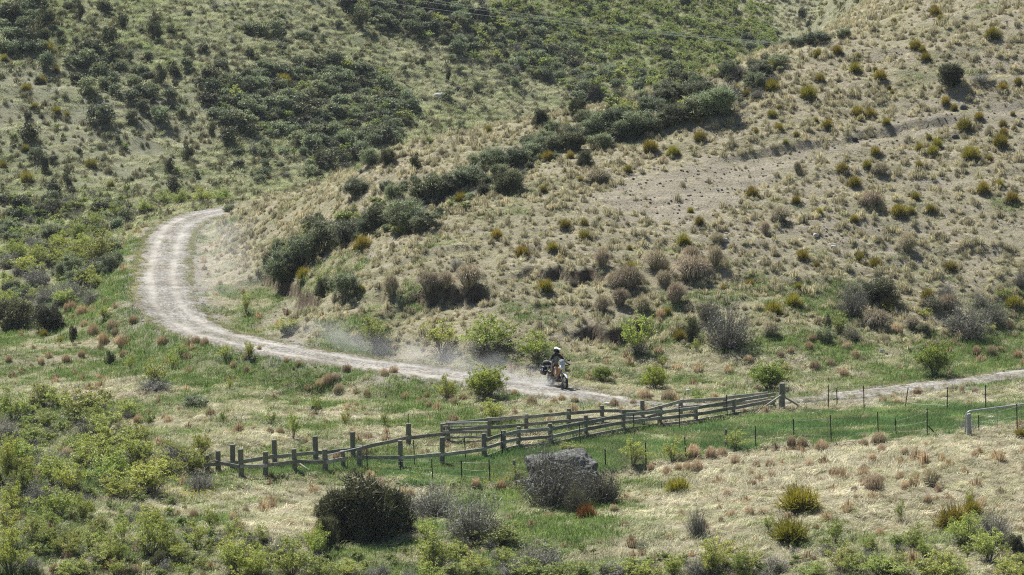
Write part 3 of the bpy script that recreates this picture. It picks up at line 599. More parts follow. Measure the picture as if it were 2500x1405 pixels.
# yellow flowers, stones
FP = [(330,560,30,60,70),(330,660,30,60,60),(320,720,20,40,30),(450,1210,110,20,90),(310,1392,110,8,60),(20,1235,30,15,30),(420,508,80,6,50),(1230,1175,60,25,30),(700,1120,120,30,30),(1000,1040,200,40,25),(900,1150,150,25,25)]
P = []
for a, b, wx, wy, nn in FP:
    for _ in range(nn):
        h_ = hit(a+random.gauss(0, wx*.6), b+random.gauss(0, wy*.6))
        if h_: P.append(h_)
P = np.array(P); n = len(P); scatter('yellow_flowers', P, rots(n, 0, 3), np.full((n, 3), 1.0), np.tile([.75, .62, .06], (n, 1)), GF, 'tiny yellow flowers sprinkled through the grass and road verge')
me = bpy.data.meshes.new('pebble'); bm = bmesh.new(); bmesh.ops.create_icosphere(bm, subdivisions=1, radius=.5)
for v in bm.verts: v.co *= random.uniform(.75, 1.15); v.co.z *= .6
bm.to_mesh(me); bm.free(); me.materials.append(M['grass']); me.attributes.new('rnd', 'FLOAT', 'POINT').data.foreach_set('value', np.full(len(me.vertices), .5, np.float32)); peb = bpy.data.objects.new('pebble', me)
x, y, z, px, py, g, s, rd = sample(60000, -36, 42, 118, 215); keep = ((rd < .5) & (rng.random(len(x)) < .25+.5*(np.abs(rd) < .5))) | ((s > .55) & (rng.random(len(x)) < .6)) | (rng.random(len(x)) < .01)
x, y, z = x[keep], y[keep], z[keep]; n = len(x); sz = .05+.14*rng.random(n)**5
ti = rng.integers(16, int(len(RQ)*.93), 2600); ow = np.interp(ti, [0, 60, 110, 200, 400], [.18, .2, .15, .1, .1])*rng.normal(size=2600); ed = rng.random(2600) < .8; sd_ = np.where(rng.random(2600) < .5, -1, 1); txx = np.gradient(RQ[:, 0])[ti]; tyy = np.gradient(RQ[:, 1])[ti]; ll = np.hypot(txx, tyy)
of = np.where(ed, sd_*(RQW[ti]-.25*np.abs(rng.normal(size=2600))*(fbm(ti/9, ti*0, 2, 300)*2.2)), ow); cl = (ed | ((ti < 150) & (fbm(ti/7, ti*0+2, 2, 301) > .45))); vx = RQ[ti, 0]-tyy/ll*of+rng.normal(size=2600)*.15; vy = RQ[ti, 1]+txx/ll*of+rng.normal(size=2600)*.15; vx, vy = vx[cl], vy[cl]; nn = len(vx); s2 = .35+.5*rng.random(nn); kk = rng.random(nn)[:, None]
scatter('road_weeds', np.c_[vx, vy, gz(vx, vy)+.05], rots(nn, 0, 3), np.c_[s2, s2, s2*1.3], (np.array([.22, .27, .10])*kk+np.array([.42, .37, .25])*(1-kk)), GV, 'low weeds and grass creeping over the edges and crown of the gravel road')
gr = rng.random(n)[:, None]; scatter('loose_stones', np.c_[x, y, z+.04], rots(n, 0, 3), np.c_[sz*1.3, sz, sz*.8], np.array([.30, .285, .26])*(.55+1.0*gr), [peb], 'loose stones on the gravel road and bare scree')
# ------------------------------------------------------------------ labels: each plant placed by a thing anyone can find
LM = [((1365, 900), 'the motorcyclist'), ((1375, 1150), 'the grey boulder'), ((1908, 965), 'the tall strainer post'), ((2440, 1020), 'the metal pipe gate'), ((390, 640), 'the road bend'),
      ((885, 1230), 'the biggest dark bush'), ((1775, 790), 'the big grey bush'), ((2325, 190), 'the lone dark bush'), ((1070, 240), 'the pale hillside rock'), ((1137, 1050), 'the timber yard gate'),
      ((1390, 665), 'the earth scarp'), ((700, 650), 'the undercut bushes'), ((560, 1120), 'the rail fence end'), ((1955, 1220), 'the widest speargrass'), ((2090, 340), 'the dark stone'), ((1860, 0), 'the bare gully'),
      ((773, 997), 'the dark rock'), ((0, 0), 'the top left corner'), ((0, 400), 'the left edge'), ((0, 1405), 'the bottom left corner'), ((2500, 1405), 'the bottom right corner'), ((1250, 1405), 'the bottom edge middle'),
      ((2500, 700), 'the right edge'), ((600, 0), 'the top edge'), ((450, 280), 'the dark thicket')]
ORD = 'nearest second third fourth fifth sixth seventh eighth ninth tenth eleventh twelfth thirteenth fourteenth fifteenth sixteenth seventeenth eighteenth nineteenth twentieth'.split()
def ordn(i): return ORD[i] if i < 20 else ('twenty-' if i < 29 else 'thirty-' if i < 39 else 'forty-')+'first second third fourth fifth sixth seventh eighth ninth tenth'.split()[(i-20) % 10]
PLANTS = []
def relabel():
    G = {}
    for o, noun, px, py, w, big in PLANTS:
        best = min(LM, key=lambda q: math.hypot((q[0][0]-px)/1.3, q[0][1]-py)); dx, dy = px-best[0][0], py-best[0][1]
        a = math.degrees(math.atan2(-dy, dx)) % 360
        dr = ['right of', 'above and right of', 'above', 'above and left of', 'left of', 'below and left of', 'below', 'below and right of'][int(((a+22.5) % 360)//45)]
        sz = 'small' if w < big*.62 else 'large' if w > big*1.25 else ''
        G.setdefault((sz, noun, dr, best[1]), []).append((math.hypot(dx, dy), o))
    for (sz, noun, dr, lm), L_ in G.items():
        L_.sort(key=lambda q: q[0])
        for i, (_, o) in enumerate(L_):
            if i and len(L_) > 1 and False: pass
            o['label'] = (f"{sz} {noun} {dr} {lm}"+(f", {ordn(i)} one out" if len(L_) > 1 else '')).strip()
INFO = {'rose': ('leafy_shrub', 'bright green leafy shrub', 'shrub', 'bright green leafy shrubs', 80), 'dark': ('evergreen_bush', 'dark evergreen bush', 'bush', 'dark evergreen bushes', 60),
        'copr': ('rounded_bush', 'dull green rounded bush', 'bush', 'dull green rounded bushes', 60), 'twig': ('twiggy_shrub', 'bare grey twiggy shrub', 'shrub', 'grey twiggy shrubs', 90),
        'olivetwig': ('twiggy_bush', 'olive brown twiggy bush', 'bush', 'olive twiggy bushes', 65), 'spear': ('speargrass', 'golden spiky speargrass', 'speargrass', 'golden speargrass clumps', 34),
        'spearred': ('speargrass', 'rust red spiky speargrass', 'speargrass', 'rust speargrass clumps', 60), 'bigtus': ('fountain_tussock', 'tall tan fountain tussock', 'tussock', 'tall fountain tussocks', 65),
        'tus': ('tussock', 'tan tussock', 'tussock', 'single tussocks', 24)}
CNT = {}
def plant(kind, px, py, w, h, color=None, noun=None, sub=None):
    if kind.startswith('rose') and py > 1000: w, h = w*1.16, h*1.14; py += 4
    if kind.startswith('spear'): w, h = w*1.06, h*1.0
    p = hit(px, py)
    if p is None: return None
    fam = [k for k in INFO if kind.startswith(k)]; fam = max(fam, key=len); nm, nn, cat, grp, big = INFO[fam]
    k = CNT[kind] = CNT.get(kind, 0)+1; pr = PROTO[kind][random.randrange(len(PROTO[kind]))]
    dep = p.y*cp-(p.z-HC)*sp; m = dep/FPX; W = w*m; H = h*m*1.03; rz = random.uniform(0, 6.283)
    loc = (p.x, p.y+W*.15, p.z-.04-.03*H); sc = (W*random.uniform(.95, 1.1), W*random.uniform(.95, 1.1), H)
    loc = (loc[0], loc[1], float(gz(loc[0], loc[1]))-.03*H)
    if pr[1] is not None and w >= 48:
        o = empty(nm, loc, rz, sc); a = add('foliage', pr[0], o); b = add('stems', pr[1], o)
    else: o = a = add(nm, pr[2], None, loc, (0, 0, rz), sc)
    if color is not None: a.color = (*color, 1)
    tag(o, nn, cat, grp); PLANTS.append((o, noun or nn, px, py-h/2, w, big)); return o
# ---- speargrass (centre x, centre y, width)
SG = [(2285,26,38),(2297,44,22),(2183,50,18),(2213,20,12),(2424,82,45),(2236,109,38),(2253,120,22),(2261,140,32),(2046,123,32),(1997,131,30),(2094,137,20),(2089,166,38),(2137,169,16),(2150,184,36),
(2003,191,30),(1886,208,44),(1886,160,30),(1975,227,50),(1797,219,34),(1822,227,26),(1771,270,34),(1884,278,26),(1903,261,16),(2171,213,14),(2178,225,14),(2448,213,32),(2487,200,26),(2309,248,28),(2330,263,24),
(2096,273,34),(2125,277,34),(2101,290,18),(2019,304,34),(2164,299,24),(1992,294,16),(1903,311,26),(1846,319,16),(1944,328,18),(1711,296,20),(1708,335,34),(1918,347,16),(2357,304,50),(2390,285,28),(2473,278,16),
(2449,302,24),(2451,323,28),(2477,313,18),(2443,345,46),(2268,335,20),(2246,359,30),(2289,350,34),(2279,369,36),(2371,376,48),(2138,371,32),(2056,412,36),(2118,403,30),(2244,403,22),(2415,386,20),(2087,444,38),
(1836,470,42),(2402,460,42),(2441,448,30),(2472,484,40),(2236,479,26),(1652,371,24),(1944,489,28),(1708,540,30),(1686,513,20),(2000,517,24),(2086,535,26),(1903,530,34),(2111,488,30),(2197,515,46),(2224,515,28),
(2272,510,30),(1961,624,36),(2101,628,30),(2138,641,40),(2323,651,34),(1831,691,26),(1995,646,20),(1766,703,16),(1949,699,24),(2265,720,38),(1939,735,50),(1889,754,50),(2166,745,40),(2477,740,56),(2432,781,30),
(1660,819,40),(1670,587,40),(1212,573,38),(1327,462,24),(1125,482,36),(884,593,52),(1380,549,32),(1424,542,26),(1427,576,34),(1350,604,32),(1274,616,40),(1371,629,20),(1332,699,46),(1052,689,40),(881,705,24),
(1537,604,18),(1540,655,44),(1629,761,26),(1362,475,10),(1192,316,28),(1502,294,30),(1338,381,34),(1393,379,26),(1588,359,44),(1533,412,28),(1643,369,36),(1417,437,16),(741,669,42),(106,815,28),(147,829,20),
(41,113,30),(10,143,24),(8,126,20),(113,116,42),(137,171,22),(137,270,28),(162,280,18),(101,195,26),(63,215,28),(85,260,24),(213,229,16),(63,362,26),(222,400,36),(7,403,24),(65,434,40),(693,195,40),(270,451,24),
(1656,1185,72),(1954,1219,112),(1930,1297,108),(2330,1262,104),(2375,1240,60),(2494,1058,34)]
for a, b, w_ in SG:
    hh = w_*(.62 if w_ > 55 else .8); plant('spear', a, b+hh*.45, w_*1.05, hh)
plant('spearred', 1434, 1275, 66, 50, noun='rust red spiky speargrass')
for a, b, w_, h_ in [(1537,712,96,66),(1602,662,84,56),(1472,652,52,50),(1690,688,110,70),(1745,655,60,60),(1513,750,62,48),(1468,766,58,50),(1649,745,62,56),(1567,765,64,44),(956,725,50,60),(1144,720,92,64),(1045,725,74,54),
    (1090,715,50,46),(2145,800,98,46),(1882,822,62,42),(2227,805,52,36),(2217,618,62,52),(2320,765,62,50),(1461,448,78,32),(2131,508,62,40),(1903,545,68,40),(1869,572,32,34),(2152,430,54,34),(1947,425,26,34),
    (1690,640,60,40),(1620,700,60,44),(1750,600,50,30),(1500,700,50,40),(2272,1188,68,50),(1720,665,54,36)]:
    plant('bigtus', a, b, w_, h_)
# ---- orange and tan tussocks seen singly
TC = [(171,760,34),(201,766,32),(205,795,20),(229,815,30),(273,802,32),(282,815,22),(253,836,28),(304,846,40),(398,840,30),(478,836,24),(499,842,24),(325,785,24),(198,868,18),(300,868,20),(249,650,18),(632,853,14),(728,892,18),
(700,882,14),(803,935,30),(160,880,22),(20,880,16),(100,885,16),(940,915,22),(960,910,26),(1050,990,18),(1045,965,16),(1110,985,22),(1098,970,24),(1130,975,20),(1255,962,18),(1300,985,28),(1352,982,20),(1372,975,18),(1403,978,18),
(1575,972,34),(1630,975,34),(1500,990,22),(1545,985,18),(1250,1028,24),(1160,1186,26),(1224,1190,24),(1265,1210,20),(160,1115,28),(148,1100,20),(90,1065,26),(45,1225,18),(474,1262,26),(245,1275,20),(640,1235,18),(665,1240,24),
(570,1265,22),(600,1250,18),(925,1305,34),(450,1240,14),(395,1275,20),(268,1385,30),(130,1395,24),(300,1405,26),(335,1400,24),(1690,1115,40),(1735,1115,32),(1765,1110,28),(1795,1130,24),(1700,1150,34),(1680,1145,26),(1880,1135,24),
(1932,1090,24),(1960,1085,26),(2005,1100,36),(2110,1085,22),(2145,1080,36),(2155,1100,22),(2130,1120,22),(2210,1105,20),(1835,1160,22),(1885,1160,18),(1975,1135,18),(1840,1180,16),(1777,1210,22),(1830,1255,28),(1787,1260,22),(1760,1270,14),
(2085,1195,18),(2135,1195,50),(2200,1170,26),(2210,1190,26),(2265,1225,22),(2290,1195,20),(2090,1215,14),(1525,1285,24),(1500,1245,22),(1450,1185,16),(1590,1145,22),(1560,1120,20),(1630,1155,24),(1655,1145,22),(2150,1305,22),(2240,960,22),
(2350,955,16),(2380,955,16),(2115,1020,16),(1845,985,16),(1985,830,22),(1975,850,22),(2070,850,24),(2090,870,20),(2105,880,18),(2385,860,22),(2420,865,28),(2485,870,22),(2440,855,18),(2260,810,22),(1930,860,18),(1905,870,18),
(1990,900,28),(2030,890,24),(1830,880,22),(1600,905,20),(1880,925,20),(1915,905,22),(2060,915,22),(2470,800,18),(2190,810,30),(2270,840,18),(1610,775,26),(600,905,18),(570,895,16),(500,1030,16),(620,1050,18),(660,1055,20),(685,1060,22),
(400,1020,16),(465,1020,14),(365,1010,18),(335,1030,22),(330,1060,16),(310,990,20),(795,1030,12),(870,990,14),(820,925,22),(845,905,24),(780,945,26),(825,955,26),(895,965,18),(720,985,16)]
for a, b, w_ in TC:
    near = b > 1090 and a > 1500; c_ = random.choice([(.54, .44, .32), (.50, .41, .30)]) if near else random.choice([(.45, .345, .22), (.45, .36, .245), (.43, .37, .26)])
    plant('tus', a, b+4, w_*1.15, w_*random.uniform(.85, 1.15), color=c_, noun=('tan tussock' if near else 'orange brown tussock'))
# ---- shrubs: kind, x, base y, width, height
SH = [('rose',[(31,1030,90,90),(212,1030,150,85),(256,1075,130,75),(290,1100,120,65),(20,1180,70,120),(58,1212,70,85),(137,1268,105,95),(198,1268,60,66),(369,1212,125,95),(270,1185,110,85),(240,1145,120,85),
 (492,1110,52,66),(465,1158,92,75),(79,1315,64,60),(20,1405,95,110),(170,1356,74,55),(290,1375,55,64),(369,1358,95,105),(417,1356,54,64),(170,1410,74,45),(570,1404,95,95),(622,1412,84,84),(711,1410,115,95),(770,1352,52,82),
 (779,1418,84,60),(1055,1410,112,125),(1150,1405,84,54),(1226,1335,132,60),(1294,1408,95,44),(1365,1418,95,44),(1557,1412,84,44),(1646,1412,64,64),(1735,1408,74,84),(1810,1412,64,74),(2060,1400,95,75),
 (2231,1340,84,66),(2367,1333,104,84),(2419,1374,95,84),(2162,1408,125,46),(2299,1410,125,64),(2470,1412,95,54),(1990,1412,84,44),(2258,1362,46,46),(1205,1030,72,58),(1089,980,60,76),(608,880,46,55),(915,855,112,92),(1190,875,142,110),
 (1310,883,100,80),(1205,1010,60,40),(60,1140,90,70),(130,1160,80,60),(330,1140,90,80),(400,1165,80,60),(420,1120,70,50),(180,1105,90,50),(240,650,110,92),(170,665,92,82),(110,655,100,80),(60,675,80,62),(210,705,80,62),(30,640,70,60),(150,610,60,50),
 (90,735,60,40),(400,503,64,44),(440,503,64,48),(490,498,64,48),(540,498,60,44),(350,525,50,40),(280,535,60,45),(230,560,50,45),(256,780,42,32),(70,790,50,60),(850,1405,70,40),(1120,1360,60,40),(2120,1345,50,40),(2400,1300,50,50),(1480,1408,60,36)]),
 ('roseopen',[(519,1300,44,75),(1041,1316,54,54),(1545,1146,72,64),(1643,1126,64,58),(1797,1097,68,52),(1260,1170,52,34),(2043,1325,64,66),(1075,865,102,92),(1383,1100,54,24),(600,765,34,54),(700,820,84,50),(372,948,92,84),(560,955,30,40),(545,1030,22,38),
 (660,1035,34,40),(715,1070,36,64),(775,1010,30,50),(845,1040,26,44),(1560,872,104,112),(2050,815,64,54),(940,1035,22,38),(300,1320,50,60),(480,1330,60,60),(1230,1385,60,50),(1880,1300,40,50),(2200,1270,30,50),(2370,1240,30,50),(1620,900,40,34),(320,905,40,44),(420,905,40,50),(440,875,40,40),(550,880,50,40),(1700,860,30,40),(780,700,30,30)]),
 ('rosefull',[(1192,975,112,98),(1165,965,70,66),(1602,955,80,78),(1880,955,122,90),(2285,922,112,105),(1468,936,56,50),(1705,985,34,22),(1745,978,26,20),(1380,906,24,20)]),
 ('dark',[(806,1308,92,104),(890,1318,160,182),(842,1318,110,146),(940,1312,110,142),(978,1298,84,104),(800,1340,60,90),(389,1388,46,46),(2480,1355,54,54),(30,812,110,92),(112,812,90,70),(1050,492,124,62),(928,562,90,70),(1245,474,80,60),(945,402,52,40),(1015,414,30,42),(1180,482,42,32),(767,572,84,44),
 (1320,308,52,48),(1410,292,50,56),(1450,250,60,50),(1430,405,46,40),(2325,216,76,62),(2155,745,90,72),(790,732,54,52),(178,840,26,50),(267,893,32,40),(700,702,60,60),(2020,818,26,54),(1690,835,36,70),(660,655,60,45)]),  # next-to-last bush is added to stand for a column of shadowed dark earth
 ('copr',[(692,692,100,82),(742,655,112,92),(800,612,112,82),(850,597,92,62),(905,575,80,60),(985,566,112,82),(1040,562,84,52),(1100,473,84,50),(1140,458,100,54),(870,482,84,46),(900,406,64,46),(1200,414,84,56),(1250,408,92,50),(1300,374,80,50),(1340,374,92,50),
 (1400,354,84,50),(1470,338,104,68),(1545,338,112,68),(1600,325,92,54),(1650,308,92,60),(1705,298,112,68),(1752,292,104,88),(1705,248,104,54),(1780,190,64,46),(1850,195,84,46),(1900,165,60,34),(1640,250,90,50),(1590,280,84,46),(1520,300,80,40),(2000,106,84,30),(2060,92,40,24),
 (840,732,92,74),(2125,742,104,66),(680,620,50,40),(960,500,60,60),(1010,530,60,50),(1350,330,50,40),(1680,210,60,40),(740,100,60,30),(560,520,40,24),(700,820,40,30),(140,800,40,40),(1950,115,60,26),(475,1002,70,40),(1160,410,50,40)]),
 ('twig',[(488,1200,92,56),(1340,1242,190,190),(1405,1236,110,150),(1060,1270,160,105),(1160,1324,170,150),(1010,1262,90,70),(1311,1395,132,80),(1702,1312,64,94),(2427,1325,112,90),(1775,858,160,142),(2082,775,90,104),(2365,830,130,112),(2432,800,80,80),(2492,705,44,54),(1115,665,46,42),(85,700,92,62),(170,740,104,62),
 (2400,208,64,28),(1700,1405,84,50),(1890,1400,84,50),(2120,1390,60,54),(2360,1050,50,26),(2372,1052,40,22),(372,955,104,34),(60,1190,60,44),(1500,1412,120,40),(1240,1412,80,40),(920,1412,70,30),(220,745,60,50),(1185,872,100,40),(1560,868,60,50),(680,700,1,1)]),
 ('olivetwig',[(1478,1232,88,98),(1407,1255,66,86),(1070,720,30,40),(2080,835,50,40),(1730,790,60,60),(2280,760,60,40),(1400,700,24,20),(620,1405,40,40)])]
for kd, L_ in SH:
    for a, b, w_, h_ in L_:
        if w_ < 5: continue
        nn = None
        if (a, b) == (890, 1318): nn = 'biggest almost black evergreen bush'
        o = plant(kd if w_ >= 34 or kd in ('rosefull', 'roseopen', 'olivetwig') else kd+'small', a, b, w_, h_, noun=nn)
# ---- far hillside: bushes one can tell apart, then the thickets
FAR = [('darksmall',[(263,108,46,50),(376,100,42,52),(297,70,34,40),(195,50,24,52),(253,37,52,42),(147,97,26,26),(391,207,34,52),(427,190,42,40),(458,394,36,46),(413,419,28,34),(109,429,28,56),(72,350,60,54),(133,480,52,42),(164,457,28,46),(427,472,46,40),(786,408,46,44),(557,354,60,46),
 (516,337,22,42),(629,156,20,22),(608,142,28,24),(767,84,24,24),(60,120,60,60),(110,70,50,60),(30,60,60,60),(100,110,50,50),(420,90,30,30),(500,130,30,26),(90,205,20,20),(1095,200,16,36),(1030,160,24,20),(880,70,50,50),(850,30,60,40),(960,20,50,40),(1200,60,30,30),(1300,75,34,34),(1290,30,26,16),
 (1436,35,30,30),(1670,20,46,36),(1735,25,30,30),(1760,10,30,26),(1797,55,36,40),(1960,50,26,34),(1975,70,20,26),(1250,60,30,30),(945,350,30,30),(990,310,30,30),(380,65,34,36)]),
 ('coprsmall',[(109,180,56,60),(246,310,84,62),(389,306,52,52),(410,252,46,42),(85,395,42,34),(640,92,60,44),(675,92,60,46),(610,84,50,34),(683,125,34,22),(461,139,34,30),(170,30,40,30),(80,30,70,50),(30,110,70,50),(455,170,40,34),(350,275,40,34),(440,285,34,30),(325,300,40,34),(640,440,46,36),(1260,215,34,34),(1340,205,40,44),
 (1165,225,24,34),(1365,200,30,30),(1090,250,50,34),(540,170,44,30),(310,150,34,34),(330,180,30,24),(1560,190,44,30)])]
for kd, L_ in FAR:
    for a, b, w_, h_ in L_: plant(kd, a, b, w_, h_)
def thicket(poly, n, kinds, w0, w1, mind, ratio=.72):
    xs = [p[0] for p in poly]; ys = [p[1] for p in poly]; pts = []; tr = 0
    while len(pts) < n and tr < n*60:
        tr += 1; a, b = random.uniform(min(xs), max(xs)), random.uniform(min(ys), max(ys))
        if not inpoly(np.array([a]), np.array([b]), poly)[0]: continue
        if any(math.hypot(a-c, (b-d)*1.5) < mind for c, d in pts): continue
        pts.append((a, b)); w_ = random.uniform(w0, w1); plant(random.choice(kinds), a, b+w_*.3, w_, w_*ratio*random.uniform(.8, 1.2))
thicket([(170,120),(240,120),(390,190),(385,245),(300,240),(180,205)], 22, ['coprsmall']*4+['darksmall'], 36, 62, 20)
thicket([(480,190),(620,170),(700,160),(850,150),(950,190),(1015,260),(990,330),(880,370),(800,405),(700,330),(600,330),(530,280)], 125, ['coprsmall']*6+['darksmall','darksmall','rosesmall'], 34, 64, 24)
thicket([(815,-10),(1060,-10),(1300,60),(1350,100),(1500,170),(1440,225),(1330,195),(1180,150),(1080,100),(900,60)], 100, ['coprsmall']*4+['darksmall','rosesmall','rosesmall'], 30, 56, 22)
thicket([(1180,0),(1700,0),(1790,90),(1760,180),(1500,175),(1350,90)], 34, ['rosesmall']*3+['coprsmall'], 26, 44, 30, .6)
thicket([(1500,170),(1700,170),(1640,240),(1480,250),(1380,230)], 26, ['coprsmall','rosesmall'], 34, 56, 22)
thicket([(0,0),(110,0),(130,110),(60,130),(0,125)], 16, ['coprsmall'], 36, 60, 24)
thicket([(0,480),(250,500),(330,540),(230,580),(60,600),(0,600)], 30, ['coprsmall','rosesmall','rosesmall','darksmall'], 30, 56, 28)
thicket([(600,340),(760,360),(900,400),(780,430),(640,440),(560,400)], 16, ['coprsmall','coprsmall','twigsmall'], 26, 46, 30)
thicket([(1740,60),(1900,60),(1930,110),(1850,130),(1760,110)], 14, ['rosesmall','coprsmall'], 24, 40, 22)
thicket([(0,0),(800,0),(1150,150),(1300,270),(1000,400),(560,470),(0,480)], 110, ['coprsmall','coprsmall','darksmall','twigsmall','rosesmall'], 14, 28, 34, .85)
# shrubs that crowd the lower left, the bottom edge and the bank left of the bend
thicket([(0,960),(300,960),(480,1100),(430,1190),(200,1240),(0,1230)], 26, ['rose','rose','roseopen','twig'], 60, 100, 38, .75)
thicket([(0,1250),(330,1260),(800,1300),(760,1400),(0,1400)], 26, ['rose','roseopen','roseopen','twig'], 50, 90, 42, .8)
thicket([(980,1350),(2500,1350),(2500,1420),(980,1420)], 18, ['rose','roseopen','twig'], 50, 90, 36, .7)
thicket([(0,560),(120,540),(290,600),(270,680),(160,760),(0,760)], 24, ['rose','rose','copr','twig'], 50, 84, 34, .7)
BAND = [(650,650),(760,545),(880,500),(960,430),(1180,440),(1300,330),(1480,265),(1700,200),(1900,140),(1930,170),(1800,270),(1680,300),(1500,345),(1330,390),(1240,470),(1060,545),(900,590),(780,630),(690,700)]
thicket(BAND, 66, ['copr','coprsmall','copr','twigsmall','rose','rosesmall','twig'], 30, 78, 24, .62)
thicket([(1850,740),(2480,700),(2490,800),(2300,830),(2000,830)], 9, ['copr','twig','roseopen'], 40, 70, 60, .7)
def brush(name, poly, n, kinds, w0, w1, label, ratio=.8):
    xs = [p[0] for p in poly]; ys = [p[1] for p in poly]; P = []; W = []; tr = 0
    while len(P) < n and tr < n*20:
        tr += 1; a, b = random.uniform(min(xs), max(xs)), random.uniform(min(ys), max(ys))
        if not inpoly(np.array([a]), np.array([b]), poly)[0]: continue
        p = hit(a, b)
        if p: P.append(p); W.append(random.uniform(w0, w1)*(p.y*cp)/FPX)
    W = np.array(W); va = [bpy.data.objects.new(k_, c) for k_ in kinds for (_, _, c) in PROTO[k_]]
    scatter(name, np.array(P), np.c_[np.zeros((len(P), 2)), rng.random(len(P))*6.28], np.c_[W, W, W*ratio], np.ones((len(P), 3)), va, label)
brush('low_scrub', [(1150,0),(1700,-20),(1880,20),(1900,110),(1760,190),(1500,190),(1350,100)], 560, ['rosesmall'], 18, 36, 'low yellow green scrub covering the upper middle of the far hillside')
brush('low_scrub', [(480,190),(620,170),(850,150),(950,190),(1015,260),(990,340),(800,405),(700,340),(600,340),(530,280)], 200, ['coprsmall','rosesmall','twigsmall'], 16, 36, 'tangled low undergrowth between the bushes of the dark thicket')
brush('low_scrub', [(815,-10),(1100,-10),(1300,40),(1500,170),(1440,235),(1330,205),(1180,160),(1080,110),(900,70)], 220, ['coprsmall','rosesmall','twigsmall'], 16, 36, 'tangled low undergrowth under the bushes along the top edge')
brush('low_scrub', BAND, 230, ['coprsmall','twigsmall','rosesmall'], 14, 34, 'tangled low undergrowth in the bush band across the near slope')
brush('low_scrub', [(0,480),(330,500),(330,540),(230,600),(270,680),(150,760),(0,780)], 200, ['rosesmall','coprsmall','twigsmall'], 20, 42, 'tangled low scrub on the bank left of the road bend')
brush('low_scrub', [(0,1000),(300,980),(500,1130),(430,1200),(500,1300),(800,1340),(800,1420),(0,1420)], 210, ['rosesmall','twigsmall'], 24, 52, 'scattered low scrub and seedlings in the lower left grass')
brush('low_scrub', [(850,1350),(2500,1330),(2500,1420),(850,1420)], 90, ['rosesmall','twigsmall'], 24, 52, 'scattered low scrub along the bottom edge')
thicket([(1270,380),(1320,330),(1500,280),(1560,330),(1400,370)], 8, ['copr','copr','dark'], 60, 96, 34, .6)
relabel()
import collections
print('COUNTS', collections.Counter(o['group'] for o, *_ in PLANTS))
# ------------------------------------------------------------------ boulder and rocks
def rock(name, px, py, w, h, mat, label, deep=.7, seed=0, sub=4, amp=.16, cat='rock'):
    p = hit(px, py); m = (p.y*cp-(p.z-HC)*sp)/FPX; bm = bmesh.new(); bmesh.ops.create_icosphere(bm, subdivisions=sub, radius=1); rr = random.Random(seed)
    from mathutils import noise
    for v in bm.verts:
        q = v.co.copy(); f = noise.fractal(q*1.3+Vector((seed, 0, 0)), 1.0, 2.0, 5); q2 = Vector([math.copysign(abs(c)**.74, c) for c in q]); v.co = q2*(1+amp*f)
        v.co.x *= w*m*.5; v.co.y *= w*m*.5*deep; v.co.z *= h*m*.62
    me = bpy.data.meshes.new(name); bm.to_mesh(me); bm.free(); me.materials.append(mat); me.polygons.foreach_set('use_smooth', [sub > 2]*len(me.polygons)); me.update()
    o = add(name, me, None, (p.x, p.y+w*m*.25, float(gz(p.x, p.y+w*m*.25))+h*m*.34), (0, 0, rr.uniform(-.2, .2))); return tag(o, label, cat)
rock('boulder', 1376, 1212, 184, 102, M['rock'], 'big grey lichen covered boulder behind bare twiggy shrubs beside the green paddock', .75, 3, 6, .3, 'boulder')
rock('rock', 1070, 243, 26, 14, M['palerock'], 'pale angular rock alone on the far hillside', .8, 5, 2, .3)
rock('rock', 2088, 345, 14, 10, M['darkrock'], 'dark round stone on the bare scree track', .8, 6, 2, .2)
rock('rock', 773, 1004, 26, 16, M['darkrock'], 'dark rock in pale grass above the rail fence', .8, 7, 3, .3)
rock('rock', 2352, 268, 16, 13, M['rock'], 'grey rock beside speargrass at the upper end of the scree', .8, 8, 2, .3)
rock('rock', 1992, 580, 15, 8, M['palerock'], 'white rock among tussocks right of centre on the slope', .8, 9, 2, .3)
rock('rock', 1772, 592, 12, 9, M['palerock'], 'white rock left of the other white slope rock, above the large tussocks', .8, 10, 2, .3)
rock('rock', 2036, 608, 14, 8, M['palerock'], 'flat pale rock just below the white rock on the slope', .8, 11, 2, .3)
rock('rock', 2153, 862, 14, 9, M['palerock'], 'white rock in green grass at the slope foot', .8, 12, 2, .3)
rock('rock', 2333, 338, 20, 8, M['rock'], 'low grey rock between speargrass clumps below the scree track', .8, 13, 2, .3)
rock('rock', 2420, 1022, 22, 6, M['palerock'], 'long white stone in the paddock behind the pipe gate', .8, 14, 2, .3)
rock('rock', 1108, 1110, 14, 7, M['palerock'], 'white stone in the paddock below the timber yard gate', .8, 15, 2, .3)
rock('rock', 1483, 990, 16, 7, M['palerock'], 'pale stone where the gravel road goes behind the fence', .8, 16, 2, .3)
rock('rock', 1680, 960, 14, 10, M['palerock'], 'pale stone in grass right of the two round green shrubs', .8, 17, 2, .3)
